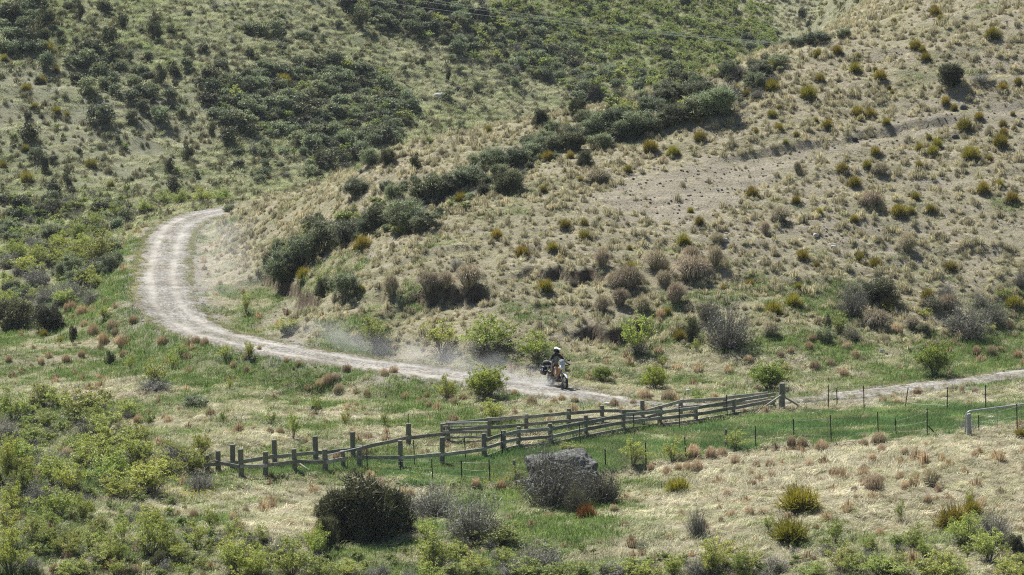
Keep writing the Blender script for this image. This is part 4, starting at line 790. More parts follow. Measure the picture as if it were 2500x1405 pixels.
# ------------------------------------------------------------------ fences
def base(px, py):
    p = hit(px, py); return p, (p.y*cp-(p.z-HC)*sp)/FPX
def wood_post(px, yt, yb, par, rad=.095, mat='woodgreen', name='post'):
    p, m = base(px, yb); h = (yb-yt)*m*1.0; r = rad*random.uniform(.92, 1.1); dx, dy = random.uniform(-.02, .02), random.uniform(-.02, .02)
    b = MB(); b.tube([(p.x, p.y, p.z-.3), (p.x, p.y, p.z), (p.x+dx, p.y+dy, p.z+h*.6), (p.x+dx*1.5, p.y+dy*1.5, p.z+h-.012), (p.x+dx*1.5, p.y+dy*1.5, p.z+h)], [r*1.05, r*1.04, r, r*.97, r*.88], 12)
    b.build(name, M[mat], par); return p, h
def fence(name, label, posts, rails, rad=.095, side=-1, hmat='wood'):
    """posts (x, top, bottom); rails: list of (post index from, to, height at each end, board height)"""
    p0, _ = base(posts[0][0], posts[0][2]); root = empty(name); tag(root, label, 'fence'); P = []
    for q in posts: P.append(wood_post(*q, root, rad))
    for i, j, ha, hb, bh in rails:
        for k in range(i, j):
            ta, tb = (k-i)/(j-i), (k+1-i)/(j-i); (pa, _), (pb, _) = P[k], P[k+1]; a = Vector(pa)+Vector((0, 0, ha+(hb-ha)*ta)); b_ = Vector(pb)+Vector((0, 0, ha+(hb-ha)*tb))
            d = (b_-a).normalized(); nrm = Vector((d.y, -d.x, 0)).normalized(); nrm = nrm if nrm.y < 0 else -nrm; off = nrm*side*-1*(rad+.025); off = nrm*(rad+.022) if side < 0 else -nrm*(rad+.022)
            mb = MB(); mb.plank(a+off-d*.06+Vector((0, 0, random.uniform(-.02, .02))), b_+off+d*.06+Vector((0, 0, random.uniform(-.02, .02))), bh, .04+.004*(k % 2)); mb.build('rail', M[hmat], root)
    return root, P
FL = [(533,1100,1151),(589,1096,1162),(648,1102,1159),(719,1095,1150),(794,1096,1151),(838,1100,1142)]
fence('rail_fence', 'left low rail fence of round posts with one sagging rail ending in a bush', FL, [(0, 5, .42, .42, .15)], .11)
FM = [(878,1088,1142),(978,1075,1142),(1079,1066,1133),(1181,1057,1117)]
fence('rail_fence', 'middle single rail fence of round posts inside the green paddock', FM, [(0, 3, .48, .40, .15)], .11)
FR = [(1181,1058,1118),(1229,1050,1099),(1265,1041,1090),(1344,1030,1082),(1430,1014,1067),(1521,1003,1052),(1610,990,1039),(1699,988,1029),(1790,980,1012),(1887,969,993)]
fence('rail_fence', 'front three rail yard fence running right from the paddock bend', FR[1:], [(0, 8, .72, .62, .15), (0, 8, .38, .32, .15), (0, 8, .05, .04, .12)], .10)
root, P = fence('rail_fence', 'short stepped rail panel joining the single rail fence and yard fence', [(1184,1060,1116),(1226,1052,1100)], [(0, 1, .78, .72, .14), (0, 1, .42, .36, .14), (0, 1, .06, .05, .1)], .09)
RL = [(505,1110,1150),(568,1084,1148),(671,1073,1131),(771,1064,1124),(862,1053,1114),(997,1033,1086),(1082,1034,1078)]
fence('rail_fence', 'rear low rail fence with tall posts and one rail climbing right', RL, [(0, 6, .30, .36, .16)], .11)
RR = [(1095,1028,1078),(1193,1018,1067),(1284,1010,1058),(1388,997,1047),(1470,989,1040),(1569,977,1040),(1661,983,1013),(1770,976,1004),(1868,970,990)]
fence('rail_fence', 'rear yard fence of split boards on tall round posts below the road', RR, [(0, 8, .84, .60, .15), (0, 8, .48, .30, .15), (2, 5, .18, .15, .1)], .10)
p, h = wood_post(1004, 1010, 1086, empty('iron_standard_pair')) if False else (None, None)
# timber yard gate panel
g = empty('yard_gate'); tag(g, 'timber yard gate panel with thin top bar between two rear fence posts', 'gate')
pa, m = base(1083, 1080); pb, m2 = base(1192, 1078); d = (pb-pa); nrm = Vector((d.y, -d.x, 0)).normalized(); nrm = nrm if nrm.y < 0 else -nrm; pa += nrm*.2; pb += nrm*.2
for hh, bh in ((.76, .07), (.48, .13), (.24, .09), (.05, .05)):
    MB().plank(pa+Vector((0, 0, hh)), pb+Vector((0, 0, hh)), bh, .035).build('board', M['wood'], g)
MB().tube([pa+Vector((0, 0, .0)), pa+Vector((0, 0, .93)), pb+Vector((0, 0, .93)), pb], .012, 6).build('frame', M['galv'], g)
pm = (pa+pb)/2; MB().tube([pm+nrm*.04, pm+nrm*.04+Vector((0, 0, .93))], .01, 6).build('brace', M['galv'], g)
# strainer post with stays
st = empty('strainer_post'); tag(st, 'tall round strainer post with two low diagonal stays at the fence corner', 'post')
p, h = wood_post(1908, 934, 1000, st, .135, 'wood')
a, _ = base(1848, 1006); MB().tube([a, p+Vector((0, -.1, .72))], .05, 8).build('stay', M['wood'], st)
a, _ = base(1957, 995); MB().tube([a, p+Vector((.05, -.1, .66))], .045, 8).build('stay', M['wood'], st)
# short stay on left fence
MB_ = MB(); a, _ = base(722, 1140); b_, _ = base(756, 1150); sy = tag(MB_.tube([b_, a+Vector((0, -.2, .3))], .045, 8).build('timber_stay', M['wood']), 'short diagonal timber stay leaning on a left rail fence post', 'stay')
def wire_fence(name, label, posts, wires=(.25, .55, .9), stays=()):
    root = empty(name); tag(root, label, 'fence'); Q = []
    for q in posts:
        x, yt, yb = q[:3]; lean = q[3] if len(q) > 3 else 0; p, m = base(x, yb); h = (yb-yt)*m; wood = len(q) > 4
        b = MB()
        if wood: b.tube([(p.x, p.y, p.z-.2), (p.x, p.y, p.z+h)], .065, 10); b.build('post', M['wood'], root)
        else:
            # Y-section steel standard
            top = Vector((p.x+lean*m, p.y, p.z+h)); bot = Vector((p.x, p.y, p.z-.2)); ax = (top-bot)
            b.tube([bot, top], .026, 3)
            b.box((bot+top)/2+Vector((0, -.028, 0)), (.012, .045, ax.length), Euler((0, math.atan2(ax.x, ax.z), 0))); b.build('standard', M['iron'], root)
        Q.append((p, h, lean*m))
    for wh in wires:
        pts = []
        for i, (p, h, l) in enumerate(Q):
            pts.append(p+Vector((l*wh, -.04, wh*h)))
            if i < len(Q)-1:
                p2, h2, l2 = Q[i+1]; pts.append((p+Vector((l*wh, -.04, wh*h))+p2+Vector((l2*wh, -.04, wh*h2)))/2-Vector((0, 0, .02)))
        MB().tube(pts, .0035, 4).build('wire', M['wire'], root)
    for x, y, x2, y2, hh in stays:
        a, _ = base(x, y); c, _ = base(x2, y2); MB().tube([a, c+Vector((0, 0, hh))], .03, 6).build('stay', M['iron'], root)
    return root
wire_fence('wire_fence', 'wire fence of thin dark standards between paddock and road, right of the strainer post', [(2023,938,1000,-2),(2044,950,990,-2),(2110,941,1003,-3),(2208,946,997,8),(2312,945,1004,0),(2407,940,1001,-3),(2520,935,998,0)])
wire_fence('wire_fence', 'wire fence of dark leaning standards along the near right edge of the paddock', [(1479,1096,1140,-2),(1578,1080,1131,-3),(1675,1067,1120,-4),(1772,1047,1092,0,1),(1846,1039,1093,-3),(1939,1022,1072,-3),(2030,1013,1079,-4),(2145,1005,1067,-4),(2189,1023,1064,-4),(2264,997,1065,-2)], stays=[(2284,1060,2266,1066,.45)])
wire_fence('wire_fence', 'wire fence piece with two dark standards crossing in front of the pipe gate', [(2390,1013,1052,-2),(2484,986,1053,-4),(2560,975,1045,-4)])
wire_fence('wire_fence', 'wire fence of short dark standards left of the boulder', [(897,1106,1146,-1),(978,1124,1152,0),(1057,1120,1173,-3),(1128,1123,1173,-2),(1197,1123,1180,-3),(1255,1123,1160,0,1)])
for x, yt, yb, lb in [(1013,1074,1139,'thin dark standard in the paddock, leftmost before the yard fence'),(1137,1067,1122,'thin dark standard beneath the timber yard gate'),(1227,1051,1110,'thin dark standard against the stepped rail panel'),(1417,1033,1086,'thin dark standard in front of the yard fence, above the boulder'),
    (1549,1010,1066,'thin dark standard in front of the middle of the yard fence'),(1660,988,1049,'thin dark standard near the right third of the yard fence'),(1776,963,1020,'thin dark standard near the right end of the yard fence, left of the strainer post')]:
    p, m = base(x, yb); h = (yb-yt)*m; b = MB(); b.tube([(p.x, p.y, p.z-.1), (p.x-3*m, p.y, p.z+h)], .024, 3); b.box((p.x-1.5*m, p.y-.028, p.z+h/2), (.012, .04, h), Euler((0, math.atan2(-3*m, h), 0)))
    tag(b.build('steel_standard', M['iron']), lb, 'fence post', 'thin standards by the yard fence')
p, m = base(997, 1088); tag(MB().tube([(p.x, p.y, p.z+1.0), (p.x, p.y, p.z+78*m)], .022, 6).build('iron_rod', M['iron']), 'thin iron rod standing on top of a rear fence post', 'rod')
w1, m1 = base(1255, 1160)
# pipe gate on the right
pg = empty('pipe_gate'); tag(pg, 'galvanised pipe gate with a curved top corner, open mesh, at the right edge', 'gate')
a, m = base(2357, 1058); e, m2 = base(2560, 1042); ha = 54*m; d = (e-a)
pts = [a+Vector((0, 0, .05)), a+Vector((0, 0, ha*.75))]
for k in range(1, 6):
    t = k/5*math.pi/2; pts.append(a+d.normalized()*(.22*(1-math.cos(t)))+Vector((0, 0, ha*.75+ha*.25*math.sin(t))))
top = e+Vector((0, 0, 64*m2)); pts.append(top); pts.append(e+Vector((0, 0, .1)))
MB().tube(pts, .032, 8).build('frame', M['galv'], pg)
for f in (.38, .72): q = a.lerp(e, f); tq = pts[-3].lerp(top, f); MB().tube([q+Vector((0, 0, .1)), Vector((q.x, q.y, (pts[6]).lerp(top, f).z))], .014, 6).build('upright', M['galv'], pg)
for k in range(6):
    z0 = .12+k*.15; MB().tube([a+Vector((0, 0, z0)), e+Vector((0, 0, z0))], .004, 4).build('mesh_wire', M['wire'], pg)
a2, m = base(2367, 1062); tag(MB().tube([a2-Vector((0, 0, .2)), a2+Vector((-.05, 0, 50*m)), a2+Vector((-.05, 0, 52*m))], [.1, .09, .07], 10).build('gate_post', M['concrete']), 'short grey gate post at the hinge of the pipe gate', 'post')
# light wire gate leaning at the left fence
lg = empty('wire_gate'); tag(lg, 'light pipe gate with rising top tube between the left and middle rail fences', 'gate')
a, m = base(778, 1148); b_, mb_ = base(884, 1143); ha = 32*m; hb = 54*mb_
MB().tube([a, a+Vector((0, 0, ha)), b_+Vector((0, -.15, hb)), b_+Vector((0, -.15, .1))], .022, 8).build('frame', M['galv'], lg)
for f0, f1 in ((.2, .42), (.45, .2), (.68, .98), (.62, .96)):
    MB().tube([a.lerp(b_, f0)+Vector((0, -.05, .02)), a.lerp(b_, f1)+Vector((0, -.1, ha+(hb-ha)*f1))], .009, 5).build('stay_wire', M['wire'], lg)
for f in (.35, .66): MB().tube([a.lerp(b_, f)+Vector((0, -.05, 0)), a.lerp(b_, f)+Vector((0, -.08, ha+(hb-ha)*f))], .012, 5).build('upright', M['iron'], lg)
# power lines, strung between two hills in front of the far slope
def cable(xa, ya, da, xb, yb, db, label):
    A_ = Vector(Cd(xa, ya, da)); B_ = Vector(Cd(xb, yb, db)); pts = []
    for k in range(41):
        t = k/40; q = A_.lerp(B_, t); q.z -= 1.1*4*t*(1-t); pts.append(q)
    tag(MB().tube(pts, .012, 5).build('power_cable', M['cable']), label, 'power line', 'power cables over the gully')
cable(560,-88,215,2300,132,235,'upper pale power cable crossing the top of the far hillside')
cable(540,-84,216,2300,138,236,'second pale power cable just under the topmost one')
cable(480,-66,217,2300,126,237,'lowest pale power cable at the left, sagging under the other two')
# ------------------------------------------------------------------ motorcycle
BM = {'black': simple('black plastic', (.018, .018, .02), .45, 0, .1, 20, .05), 'tyre': simple('tyre rubber', (.03, .028, .026), .85, 0, .2, 30, .2), 'rim': simple('alloy', (.35, .34, .33), .35, .8, .1),
      'steel': simple('steel', (.40, .39, .38), .35, .8, .1), 'tan': simple('orange brown tank', (.42, .22, .10), .4, 0, .05), 'white': simple('white fairing', (.75, .75, .76), .35, 0, .03),
      'bag': simple('black pannier', (.02, .022, .03), .4, 0, .1), 'screen': simple('grey windscreen', (.42, .45, .50), .15, 0, .05), 'yellow': simple('yellow plate', (.75, .55, .16), .5, 0, .03), 'engine': simple('engine', (.09, .09, .095), .5, .5, .1),
      'lens': simple('headlamp glass', (.6, .62, .64), .1, .2, .05), 'grey': simple('grey textile', (.23, .23, .22), .85, 0, .15), 'jblack': simple('black textile', (.022, .022, .02), .85, 0, .1), 'trouser': simple('dark trousers', (.085, .08, .068), .85, 0, .15),
      'skin': simple('skin', (.45, .28, .20), .6), 'pale': simple('light grey sleeve', (.38, .38, .37), .8), 'olive': simple('dark olive bag', (.05, .05, .03), .8)}
bp = hit(1379, 953); BANG = math.atan2(-math.cos(R(27)), math.sin(R(27)))
FW = Vector((math.cos(BANG), math.sin(BANG), 0)); org = Vector((bp.x, bp.y, 0))-FW*1.45
zr = float(gz(org.x, org.y)); zf = float(gz(bp.x, bp.y)); org.z = zr+.045; pitch = -math.atan2(zf-zr, 1.45)
bk = empty('motorcycle'); bk.location = org; bk.rotation_euler = (0, pitch, BANG); tag(bk, 'dusty adventure motorcycle with white front fender and black panniers on the gravel road', 'motorcycle')
def wheel(x, rad, wid, steer):
    w_ = add('wheel', None, bk, (x, 0, rad), (0, 0, steer))
    n = 40; prof = []; rt = wid*.5
    t = MB(); prof = [(rad-rt*1.7, -rt*.6), (rad-rt*1.2, -rt), (rad-rt*.5, -rt*.95), (rad-.005, -rt*.5), (rad, 0), (rad-.005, rt*.5), (rad-rt*.5, rt*.95), (rad-rt*1.2, rt), (rad-rt*1.7, rt*.6)]
    t.lathe(prof, n, 'y')
    for k in range(n):
        a = 2*math.pi*k/n; t.box(((rad+.002)*math.cos(a), (.3 if k % 2 else -.3)*wid, (rad+.002)*math.sin(a)), (.03, wid*.35, .02), Euler((0, -a+math.pi/2, 0)))
    t.build('tyre', BM['tyre'], w_, smooth=False)
    r = MB(); ri = rad-rt*1.75; r.lathe([(ri+.012, -rt*.5), (ri-.012, -rt*.35), (ri-.016, 0), (ri-.012, rt*.35), (ri+.012, rt*.5)], n, 'y'); r.tube([(0, -.07, 0), (0, .07, 0)], .045, 12)
    for k in range(24):
        a = 2*math.pi*k/24; s_ = 1 if k % 2 else -1; a2 = a+.35*s_; r.tube([(.04*math.cos(a), .05*s_, .04*math.sin(a)), (ri*math.cos(a2), 0, ri*math.sin(a2))], .004, 4, False)
    r.build('rim', BM['rim'], w_)
    MB().lathe([(.05, 0), (.12, .002), (.12, -.002), (.05, 0)], 20, 'y', (0, .075, 0)).build('brake_disc', BM['steel'], w_); return w_
ST = R(-6)
wheel(0, .325, .13, 0); wheel(1.45, .345, .095, ST)
def B(name, mat, fn, bevel=0, smooth=False, par=None):
    b = MB(); fn(b); return b.build(name, BM[mat], par or bk, bevel, smooth)
B('fork', 'steel', lambda b: [b.tube([(1.46, s*.1, .345), (1.30, s*.1, .72)], .03, 10).tube([(1.30, s*.1, .72), (1.13, s*.1, 1.08)], .022, 10) for s in (-1, 1)])
B('frame', 'engine', lambda b: b.tube([(1.12, 0, 1.0), (.98, .06, .62), (.85, .09, .36), (.45, .1, .34), (.35, .08, .6), (.0, .12, .92)], .02, 8).tube([(1.12, 0, 1.0), (.98, -.06, .62), (.85, -.09, .36), (.45, -.1, .34), (.35, -.08, .6), (.0, -.12, .92)], .02, 8).tube([(1.12, 0, 1.02), (.6, 0, .84), (.35, 0, .62)], .028, 8))
B('swingarm', 'steel', lambda b: [b.tube([(0, s*.1, .325), (.42, s*.08, .42)], .028, 8) for s in (-1, 1)])
B('engine', 'engine', lambda b: b.box((.66, 0, .42), (.34, .28, .24)).box((.72, 0, .62), (.2, .17, .26), Euler((0, .15, 0))).box((.74, 0, .77), (.17, .2, .1), Euler((0, .15, 0))), .02)
B('skid_plate', 'steel', lambda b: b.box((.7, 0, .27), (.42, .2, .015)).box((.93, 0, .36), (.015, .2, .2), Euler((0, .4, 0))), .004)
B('exhaust', 'steel', lambda b: b.tube([(.84, -.05, .7), (.92, -.1, .5), (.7, -.15, .36), (.4, -.15, .45), (.2, -.17, .62)], .022, 8).tube([(.2, -.19, .62), (-.3, -.22, .8)], .05, 12))
def tank(b):
    S_ = [(1.12, .04, .93, 1.02), (1.02, .15, .72, 1.06), (.9, .22, .68, 1.08), (.72, .21, .72, 1.06), (.52, .13, .80, .99), (.42, .09, .84, .95)]; vs = []; fs = []
    for x, hw, z0, z1 in S_:
        zc, hz = (z0+z1)/2, (z1-z0)/2
        for k in range(12): t = 2*math.pi*k/12; c, s = math.cos(t), math.sin(t); vs.append((x, hw*math.copysign(abs(c)**.6, c), zc+hz*math.copysign(abs(s)**.7, s)))
    for i in range(len(S_)-1):
        for k in range(12): fs.append((i*12+k, i*12+(k+1) % 12, (i+1)*12+(k+1) % 12, (i+1)*12+k))
    fs += [tuple(range(12))[::-1], tuple(60+k for k in range(12))]; b.raw(vs, fs)
B('fuel_tank', 'tan', tank, 0, True)
B('side_shroud', 'tan', lambda b: [b.raw([(1.16, s*.12, 1.0), (.75, s*.235, .98), (.72, s*.25, .66), (.98, s*.22, .52), (1.16, s*.14, .78), (1.16, s*.09, 1.0), (.75, s*.205, .98), (.72, s*.22, .66), (.98, s*.19, .52), (1.16, s*.11, .78)], [(0, 1, 2, 3, 4), (9, 8, 7, 6, 5), (0, 5, 6, 1), (1, 6, 7, 2), (2, 7, 8, 3), (3, 8, 9, 4), (4, 9, 5, 0)]) for s in (-1, 1)])
B('shroud_panel', 'white', lambda b: [b.box((.95, s*.245, .82), (.12, .012, .2), Euler((0, .2, 0))) for s in (-1, 1)], .003)
B('seat', 'black', lambda b: b.box((.25, 0, .93), (.62, .26, .08)).box((.52, 0, .92), (.2, .18, .07), Euler((0, -.2, 0))), .03)
B('tail_rack', 'steel', lambda b: b.tube([(.1, .14, .98), (-.35, .14, 1.0), (-.35, -.14, 1.0), (.1, -.14, .98)], .012, 6))
for s in (-1, 1):
    B('pannier', 'bag', lambda b: b.box((-.12, s*.36, .72), (.44, .2, .38)), .05, True)
    B('pannier_lid', 'bag', lambda b: b.box((-.12, s*.365, .925), (.46, .22, .06)), .02, True)
    B('pannier_strap', 'white', lambda b: b.box((-.02, s*.475, .80), (.04, .012, .12)).box((-.2, s*.475, .77), (.1, .012, .03)).box((.105, s*.36, .78), (.012, .13, .03)), .003)
B('luggage_roll', 'olive', lambda b: b.tube([(-.22, -.34, 1.08), (-.22, -.3, 1.08), (-.22, .3, 1.08), (-.22, .34, 1.08)], [.08, .11, .11, .08], 16), 0, True)
B('luggage_cover', 'pale', lambda b: b.tube([(-.18, -.30, 1.155), (-.18, -.05, 1.16)], .06, 12), 0, True)
# front end, turned with the steering
fe = add('front_end', None, bk, (1.16, 0, 1.0), (0, 0, ST))
B('front_fender', 'white', lambda b: [b.raw([(x-1.16, -w_, z-1.0) for x, w_, z in Q_]+[(x-1.16, w_, z-1.0) for x, w_, z in Q_]+[(x-1.16, 0, z-1.0+.03) for x, w_, z in Q_], [(i, i+1, 2*len(Q_)+i+1, 2*len(Q_)+i) for i in range(len(Q_)-1)]+[(len(Q_)+i, 2*len(Q_)+i, 2*len(Q_)+i+1, len(Q_)+i+1) for i in range(len(Q_)-1)]+[(i, len(Q_)+i, len(Q_)+i+1, i+1) for i in range(len(Q_)-1)]) for Q_ in [[(1.1, .05, .80), (1.3, .085, .83), (1.5, .09, .80), (1.68, .085, .72), (1.84, .05, .60)]]], 0, True, fe)
B('fairing', 'white', lambda b: b.raw([(.06, -.13, -.06), (.06, .13, -.06), (.2, .08, -.02), (.2, -.08, -.02), (.0, -.15, .16), (.0, .15, .16), (.12, .09, .2), (.12, -.09, .2)], [(0, 1, 2, 3), (4, 7, 6, 5), (0, 3, 7, 4), (1, 5, 6, 2), (2, 6, 7, 3), (0, 4, 5, 1)]), .02, True, fe)
B('windscreen', 'screen', lambda b: b.raw([(.13, -.12, .1), (.155, 0, .1), (.13, .12, .1), (-.02, -.13, .42), (.01, 0, .46), (-.02, .13, .42), (.12, -.12, .1), (.145, 0, .1), (.12, .12, .1), (-.03, -.13, .42), (.0, 0, .46), (-.03, .13, .42)],
    [(0, 1, 4, 3), (1, 2, 5, 4), (6, 9, 10, 7), (7, 10, 11, 8), (0, 3, 9, 6), (2, 8, 11, 5), (3, 4, 10, 9), (4, 5, 11, 10), (0, 6, 7, 1), (1, 7, 8, 2)]), 0, True, fe)
B('headlight', 'lens', lambda b: b.tube([(.16, 0, .06), (.215, 0, .05)], [.07, .075], 16), 0, True, fe)
B('number_plate', 'yellow', lambda b: b.box((.2, 0, -.1), (.012, .17, .12)), .003, False, fe)
B('handlebar', 'black', lambda b: b.tube([(-.18, .42, .16), (-.1, .3, .15), (-.02, .12, .1), (-.02, -.12, .1), (-.1, -.3, .15), (-.18, -.42, .16)], .014, 8), 0, True, fe)
for s in (-1, 1):
    B('hand_guard', 'black', lambda b: b.tube([(-.12, s*.46, .16), (-.02, s*.42, .16), (.02, s*.3, .15), (-.04, s*.2, .13)], [.03, .045, .045, .03], 8), 0, True, fe)
    B('mirror', 'black', lambda b: b.tube([(-.12, s*.3, .16), (-.1, s*.36, .32)], .006, 6).box((-.1, s*.4, .36), (.02, .13, .08)), .006, True, fe)
B('foot_peg', 'steel', lambda b: b.tube([(.38, -.26, .36), (.38, .26, .36)], .015, 8))
B('rear_fender', 'black', lambda b: b.box((-.28, 0, .86), (.5, .18, .03), Euler((0, .12, 0))).box((-.55, 0, .74), (.03, .16, .22), Euler((0, -.3, 0))), .01)
# ------------------------------------------------------------------ rider, standing on the pegs
def skinned(name, verts, edges, radii, root_i, mat, parent=None, sub=2):
    me = bpy.data.meshes.new(name); me.from_pydata(verts, edges, []); o = bpy.data.objects.new(name+'_tmp', me); COL.objects.link(o)
    sk = o.modifiers.new('s', 'SKIN'); sk.use_smooth_shade = True
    for i, r in enumerate(radii):
        d = me.skin_vertices[0].data[i]; d.radius = (r, r) if not isinstance(r, tuple) else r; d.use_root = i == root_i
    ss = o.modifiers.new('u', 'SUBSURF'); ss.levels = ss.render_levels = sub
    bpy.context.view_layer.update(); dg = bpy.context.evaluated_depsgraph_get(); m2 = bpy.data.meshes.new_from_object(o.evaluated_get(dg)); m2.materials.clear(); m2.materials.append(mat); m2.name = name
    bpy.data.objects.remove(o); m2.polygons.foreach_set('use_smooth', [True]*len(m2.polygons)); return add(name, m2, parent)
BW = Matrix.Translation(org) @ Euler((0, pitch, BANG)).to_matrix().to_4x4()
def hb(x, y, z):            # a point of the bars, in bike space
    c, s = math.cos(ST), math.sin(ST); return (1.16+x*c-y*s, x*s+y*c, 1.0+z)
V_ = {'pel': (.36, 0, 1.10), 'wai': (.42, 0, 1.24), 'che': (.50, 0, 1.42), 'nkb': (.54, 0, 1.60), 'nk': (.56, 0, 1.67), 'hd': (.58, 0, 1.80)}
HL, HR = hb(-.17, .37, .19), hb(-.17, -.37, .19); K = list(V_); vs = [V_[k] for k in K]; es = [(0, 1), (1, 2), (2, 3), (3, 4), (4, 5)]; rd = [(.15, .12), (.145, .11), (.17, .125), (.09, .08), .06, .085]
body_v, body_e, body_r = list(vs), list(es), list(rd)
for s, H_ in ((1, HL), (-1, HR)):
    b0 = len(body_v); body_v += [(.51, s*.19, 1.53), (.62, s*.37, 1.34), (H_[0]-.06, H_[1]+s*.0, H_[2]+.02), H_]; body_r += [.068, .05, .034, .03]; body_e += [(2, b0), (b0, b0+1), (b0+1, b0+2), (b0+2, b0+3)]
    b0 = len(body_v); body_v += [(.36, s*.11, 1.03), (.58, s*.22, .74), (.36, s*.20, .42), (.33, s*.2, .40), (.52, s*.21, .385)]; body_r += [.105, .075, .05, .05, .042]; body_e += [(0, b0), (b0, b0+1), (b0+1, b0+2), (b0+2, b0+3), (b0+2, b0+4)]
rider = skinned('person', body_v, body_e, body_r, 0, BM['trouser']); rider.matrix_world = BW
tag(rider, 'rider standing on motorcycle pegs in grey and black jacket and white topped helmet', 'person')
# jacket over torso and arms
jv = [(.38, 0, 1.06), (.43, 0, 1.24), (.51, 0, 1.43), (.545, 0, 1.58)]; je = [(0, 1), (1, 2), (2, 3)]; jr = [(.18, .145), (.17, .135), (.2, .15), (.11, .1)]
jac = skinned('jacket', jv, je, jr, 0, BM['grey'], rider)
for s, H_ in ((1, HL), (-1, HR)):
    skinned('jacket_sleeve', [(.50, s*.14, 1.53), (.53, s*.23, 1.50), (.625, s*.375, 1.34), (H_[0]-.07, H_[1], H_[2]+.03)], [(0, 1), (1, 2), (2, 3)], [.085, .088, .068, .045], 0, BM['jblack'], rider)
    skinned('elbow_panel', [(.62, s*.385, 1.33), ((.62+H_[0]-.09)/2, s*.395, 1.28), (H_[0]-.1, H_[1]+s*.012, H_[2]+.05)], [(0, 1), (1, 2)], [.05, .052, .04], 0, BM['pale'], rider, 1)
    # gloved hand: palm and five fingers closed round the grip
    hv = [(H_[0]-.05, H_[1], H_[2]+.015), (H_[0]+.0, H_[1], H_[2]+.025)]; he = [(0, 1)]; hr = [.033, .038]
    for f in range(4):
        yy = H_[1]+s*(-.033+.022*f); L_ = [1.0, 1.1, 1.05, .85][f]; b0 = len(hv)
        hv += [(H_[0]+.03, yy, H_[2]+.025), (H_[0]+.03+.03*L_, yy, H_[2]-.005), (H_[0]+.02*L_, yy, H_[2]-.045), (H_[0]-.015, yy, H_[2]-.05)]; hr += [.011, .010, .009, .008]; he += [(1, b0), (b0, b0+1), (b0+1, b0+2), (b0+2, b0+3)]
    b0 = len(hv); hv += [(H_[0]-.02, H_[1]-s*.045, H_[2]), (H_[0]+.0, H_[1]-s*.05, H_[2]-.035), (H_[0]+.02, H_[1]-s*.045, H_[2]-.05)]; hr += [.012, .011, .009]; he += [(0, b0), (b0, b0+1), (b0+1, b0+2)]
    skinned('glove', hv, he, hr, 0, BM['jblack'], rider, 1)
    skinned('boot', [(.37, s*.2, .62), (.35, s*.2, .48), (.345, s*.2, .415), (.44, s*.205, .40), (.55, s*.21, .395)], [(0, 1), (1, 2), (2, 3), (3, 4)], [.072, .062, .06, .052, .04], 2, BM['jblack'], rider, 1)
def jb(name, mat, fn, bevel=0, smooth=True):
    b = MB(); fn(b); return b.build(name, BM[mat], rider, bevel, smooth)
jb('jacket_zip', 'jblack', lambda b: b.tube([(.70, 0, 1.46), (.665, 0, 1.5), (.62, 0, 1.1+.2), (.575, 0, 1.12)][0:1]+[(.665, 0, 1.40), (.60, 0, 1.24)], .012, 6))
jb('collar', 'jblack', lambda b: b.lathe([(.10, 1.58), (.105, 1.63), (.085, 1.68)], 16, 'z', (.55, 0, 0)))
jb('shoulder_panel', 'jblack', lambda b: [b.tube([(.52, s*.05, 1.6), (.53, s*.14, 1.585), (.54, s*.22, 1.54)], [.06, .075, .07], 12) for s in (-1, 1)])
# helmet: shell, peak, chin bar, dark goggles; face behind
HT = Euler((0, .12, R(18))).to_matrix(); HCn = Vector((.59, 0, 1.84))
def hp(x, y, z): return HCn+HT@Vector((x, y, z))
def shell(b):
    n, m = 20, 12; vs = []; fs = []
    for i in range(m+1):
        ph = math.pi*i/m
        for k in range(n):
            t = 2*math.pi*k/n; x, y, z = math.sin(ph)*math.cos(t)*.155, math.sin(ph)*math.sin(t)*.135, math.cos(ph)*.15
            if x > .06 and -.05 < z < .05: x = .075
            if z < -.08: x *= 1.1
            vs.append(hp(x, y, z))
    for i in range(m):
        for k in range(n): fs.append((i*n+k, i*n+(k+1) % n, (i+1)*n+(k+1) % n, (i+1)*n+k))
    b.raw(vs, fs)
hm = jb('helmet', 'jblack', shell)
jb('helmet_crown', 'white', lambda b: b.raw([hp(math.sin(p_)*math.cos(t)*.160, math.sin(p_)*math.sin(t)*.140, math.cos(p_)*.156) for p_ in [.02, .3, .6, .9, 1.1] for t in [2*math.pi*k/16 for k in range(16)]], [(i*16+k, i*16+(k+1) % 16, (i+1)*16+(k+1) % 16, (i+1)*16+k) for i in range(4) for k in range(16)]))
jb('helmet_peak', 'white', lambda b: b.raw([hp(*q) for q in [(.10, -.10, .09), (.10, .10, .09), (.25, .07, .075), (.25, -.07, .075), (.10, -.10, .105), (.10, .10, .105), (.25, .07, .087), (.25, -.07, .087), (.19, 0, .115)]], [(0, 1, 2, 3), (4, 5, 8), (5, 6, 8), (6, 7, 8), (7, 4, 8), (0, 4, 5, 1), (1, 5, 6, 2), (2, 6, 7, 3), (3, 7, 4, 0)]), 0, False)
jb('goggles', 'bag', lambda b: b.box(hp(.105, 0, .005), (.06, .17, .085), Euler((0, .12, R(18)))), .02)
jb('chin_bar', 'jblack', lambda b: b.tube([hp(.03, .125, -.09), hp(.13, .08, -.095), hp(.165, 0, -.1), hp(.13, -.08, -.095), hp(.03, -.125, -.09)], .035, 10))
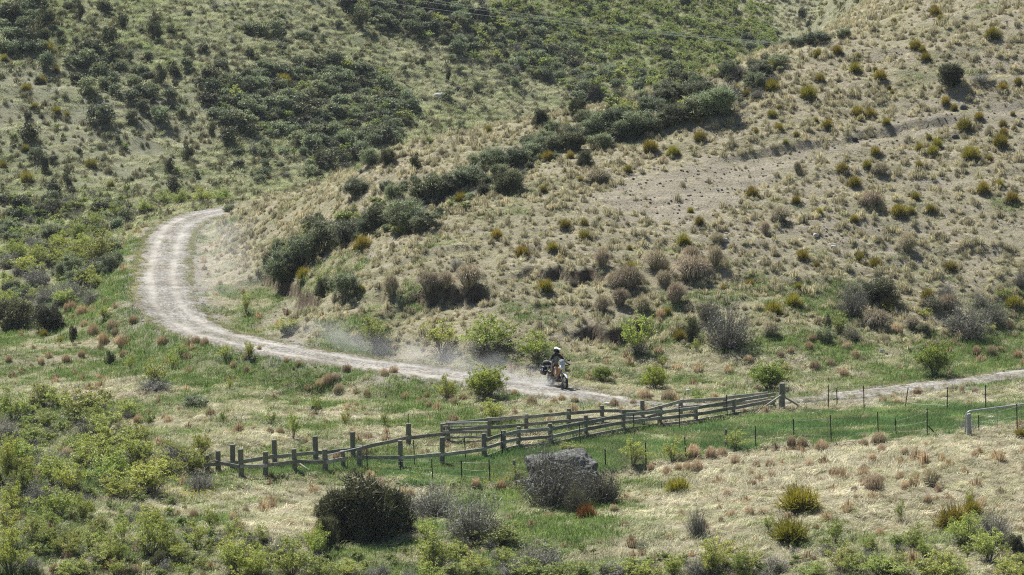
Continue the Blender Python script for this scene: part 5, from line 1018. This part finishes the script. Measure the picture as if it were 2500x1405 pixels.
# ------------------------------------------------------------------ dust raised behind the wheels, and the air
def volmat(name, dens_nodes, col):
    t = NT(name); v = t.n('ShaderNodeVolumePrincipled'); v.inputs['Color'].default_value = L(col); v.inputs['Anisotropy'].default_value = .2; dens_nodes(t, v); t.l(v.outputs[0], t.out.inputs['Volume']); return t.m
PUFFS = []
def dist_at(px, py, up): p = floorhit(px, py); return Vector((p.x, p.y, p.z+up))
for px, py, up, rx, ry, rz, k in [(1330,948,.22,1.0,.8,.45,1.2),(1300,942,.3,1.6,1.0,.6,.7),(1262,934,.35,1.9,1.3,.7,.6),(1215,925,.5,2.0,1.5,.9,.34),(1130,910,.6,2.4,1.8,1.1,.24),(1020,893,.6,2.8,2.0,1.1,.22),(900,868,.6,3.0,2.2,1.0,.24),(800,842,.6,3.2,2.4,1.0,.20),
    (560,690,.9,3.8,8.0,1.6,.06),(560,610,.9,4.2,9.0,1.7,.055),(500,740,.6,3.0,4.5,1.2,.06)]:
    PUFFS.append((dist_at(px, py, up), (rx, ry, rz), k))
def dustnodes(t, v):
    pos = t.n('ShaderNodeNewGeometry').outputs['Position']; tot = None
    for c, r, k in PUFFS:
        mp = t.n('ShaderNodeVectorMath', operation='SUBTRACT'); t.l(pos, mp.inputs[0]); mp.inputs[1].default_value = c
        dv = t.n('ShaderNodeVectorMath', operation='DIVIDE'); t.l(mp.outputs[0], dv.inputs[0]); dv.inputs[1].default_value = r
        ln = t.n('ShaderNodeVectorMath', operation='LENGTH'); t.l(dv.outputs[0], ln.inputs[0]); f = t.math('MAXIMUM', t.math('SUBTRACT', 1.0, ln.outputs['Value']), 0.0)
        f = t.math('MULTIPLY', t.math('POWER', f, 1.3), k); tot = f if tot is None else t.math('ADD', tot, f)
    n = t.noise(.55, 4, .6, pos); nn = t.math('MAXIMUM', t.math('MULTIPLY', t.math('SUBTRACT', n, .36), 4.5), 0.05); t.l(t.math('MULTIPLY', t.math('MULTIPLY', tot, nn), DUSTK), v.inputs['Density'])
DUSTK = 1.0
b = MB()
x0 = min(c.x-r[0] for c, r, k in PUFFS); x1 = max(c.x+r[0] for c, r, k in PUFFS)
# a low slab following the puffs: two joined boxes would overlap, so one closed prism over the road corner
y0 = min(c.y-r[1] for c, r, k in PUFFS); y1 = max(c.y+r[1] for c, r, k in PUFFS); zt = max(c.z+r[2] for c, r, k in PUFFS)
b.box(((x0+x1)/2, (y0+y1)/2, (zt-1.2)/2), (x1-x0, y1-y0, zt+1.2))
dm = volmat('road dust', dustnodes, (.99, .98, .96)); do = b.build('dust_cloud', dm); tag(do, 'pale dust hanging over the gravel road behind the motorcycle', 'dust', kind='stuff')
def hz(t, v): v.inputs['Density'].default_value = .0001; v.inputs['Anisotropy'].default_value = 0
hb_ = MB(); hb_.box((0, 180, 30), (420, 1000, 100)); ho = hb_.build('haze', volmat('valley air', hz, (.80, .88, 1.0))); tag(ho, 'thin blue haze filling the valley', 'haze', kind='stuff')
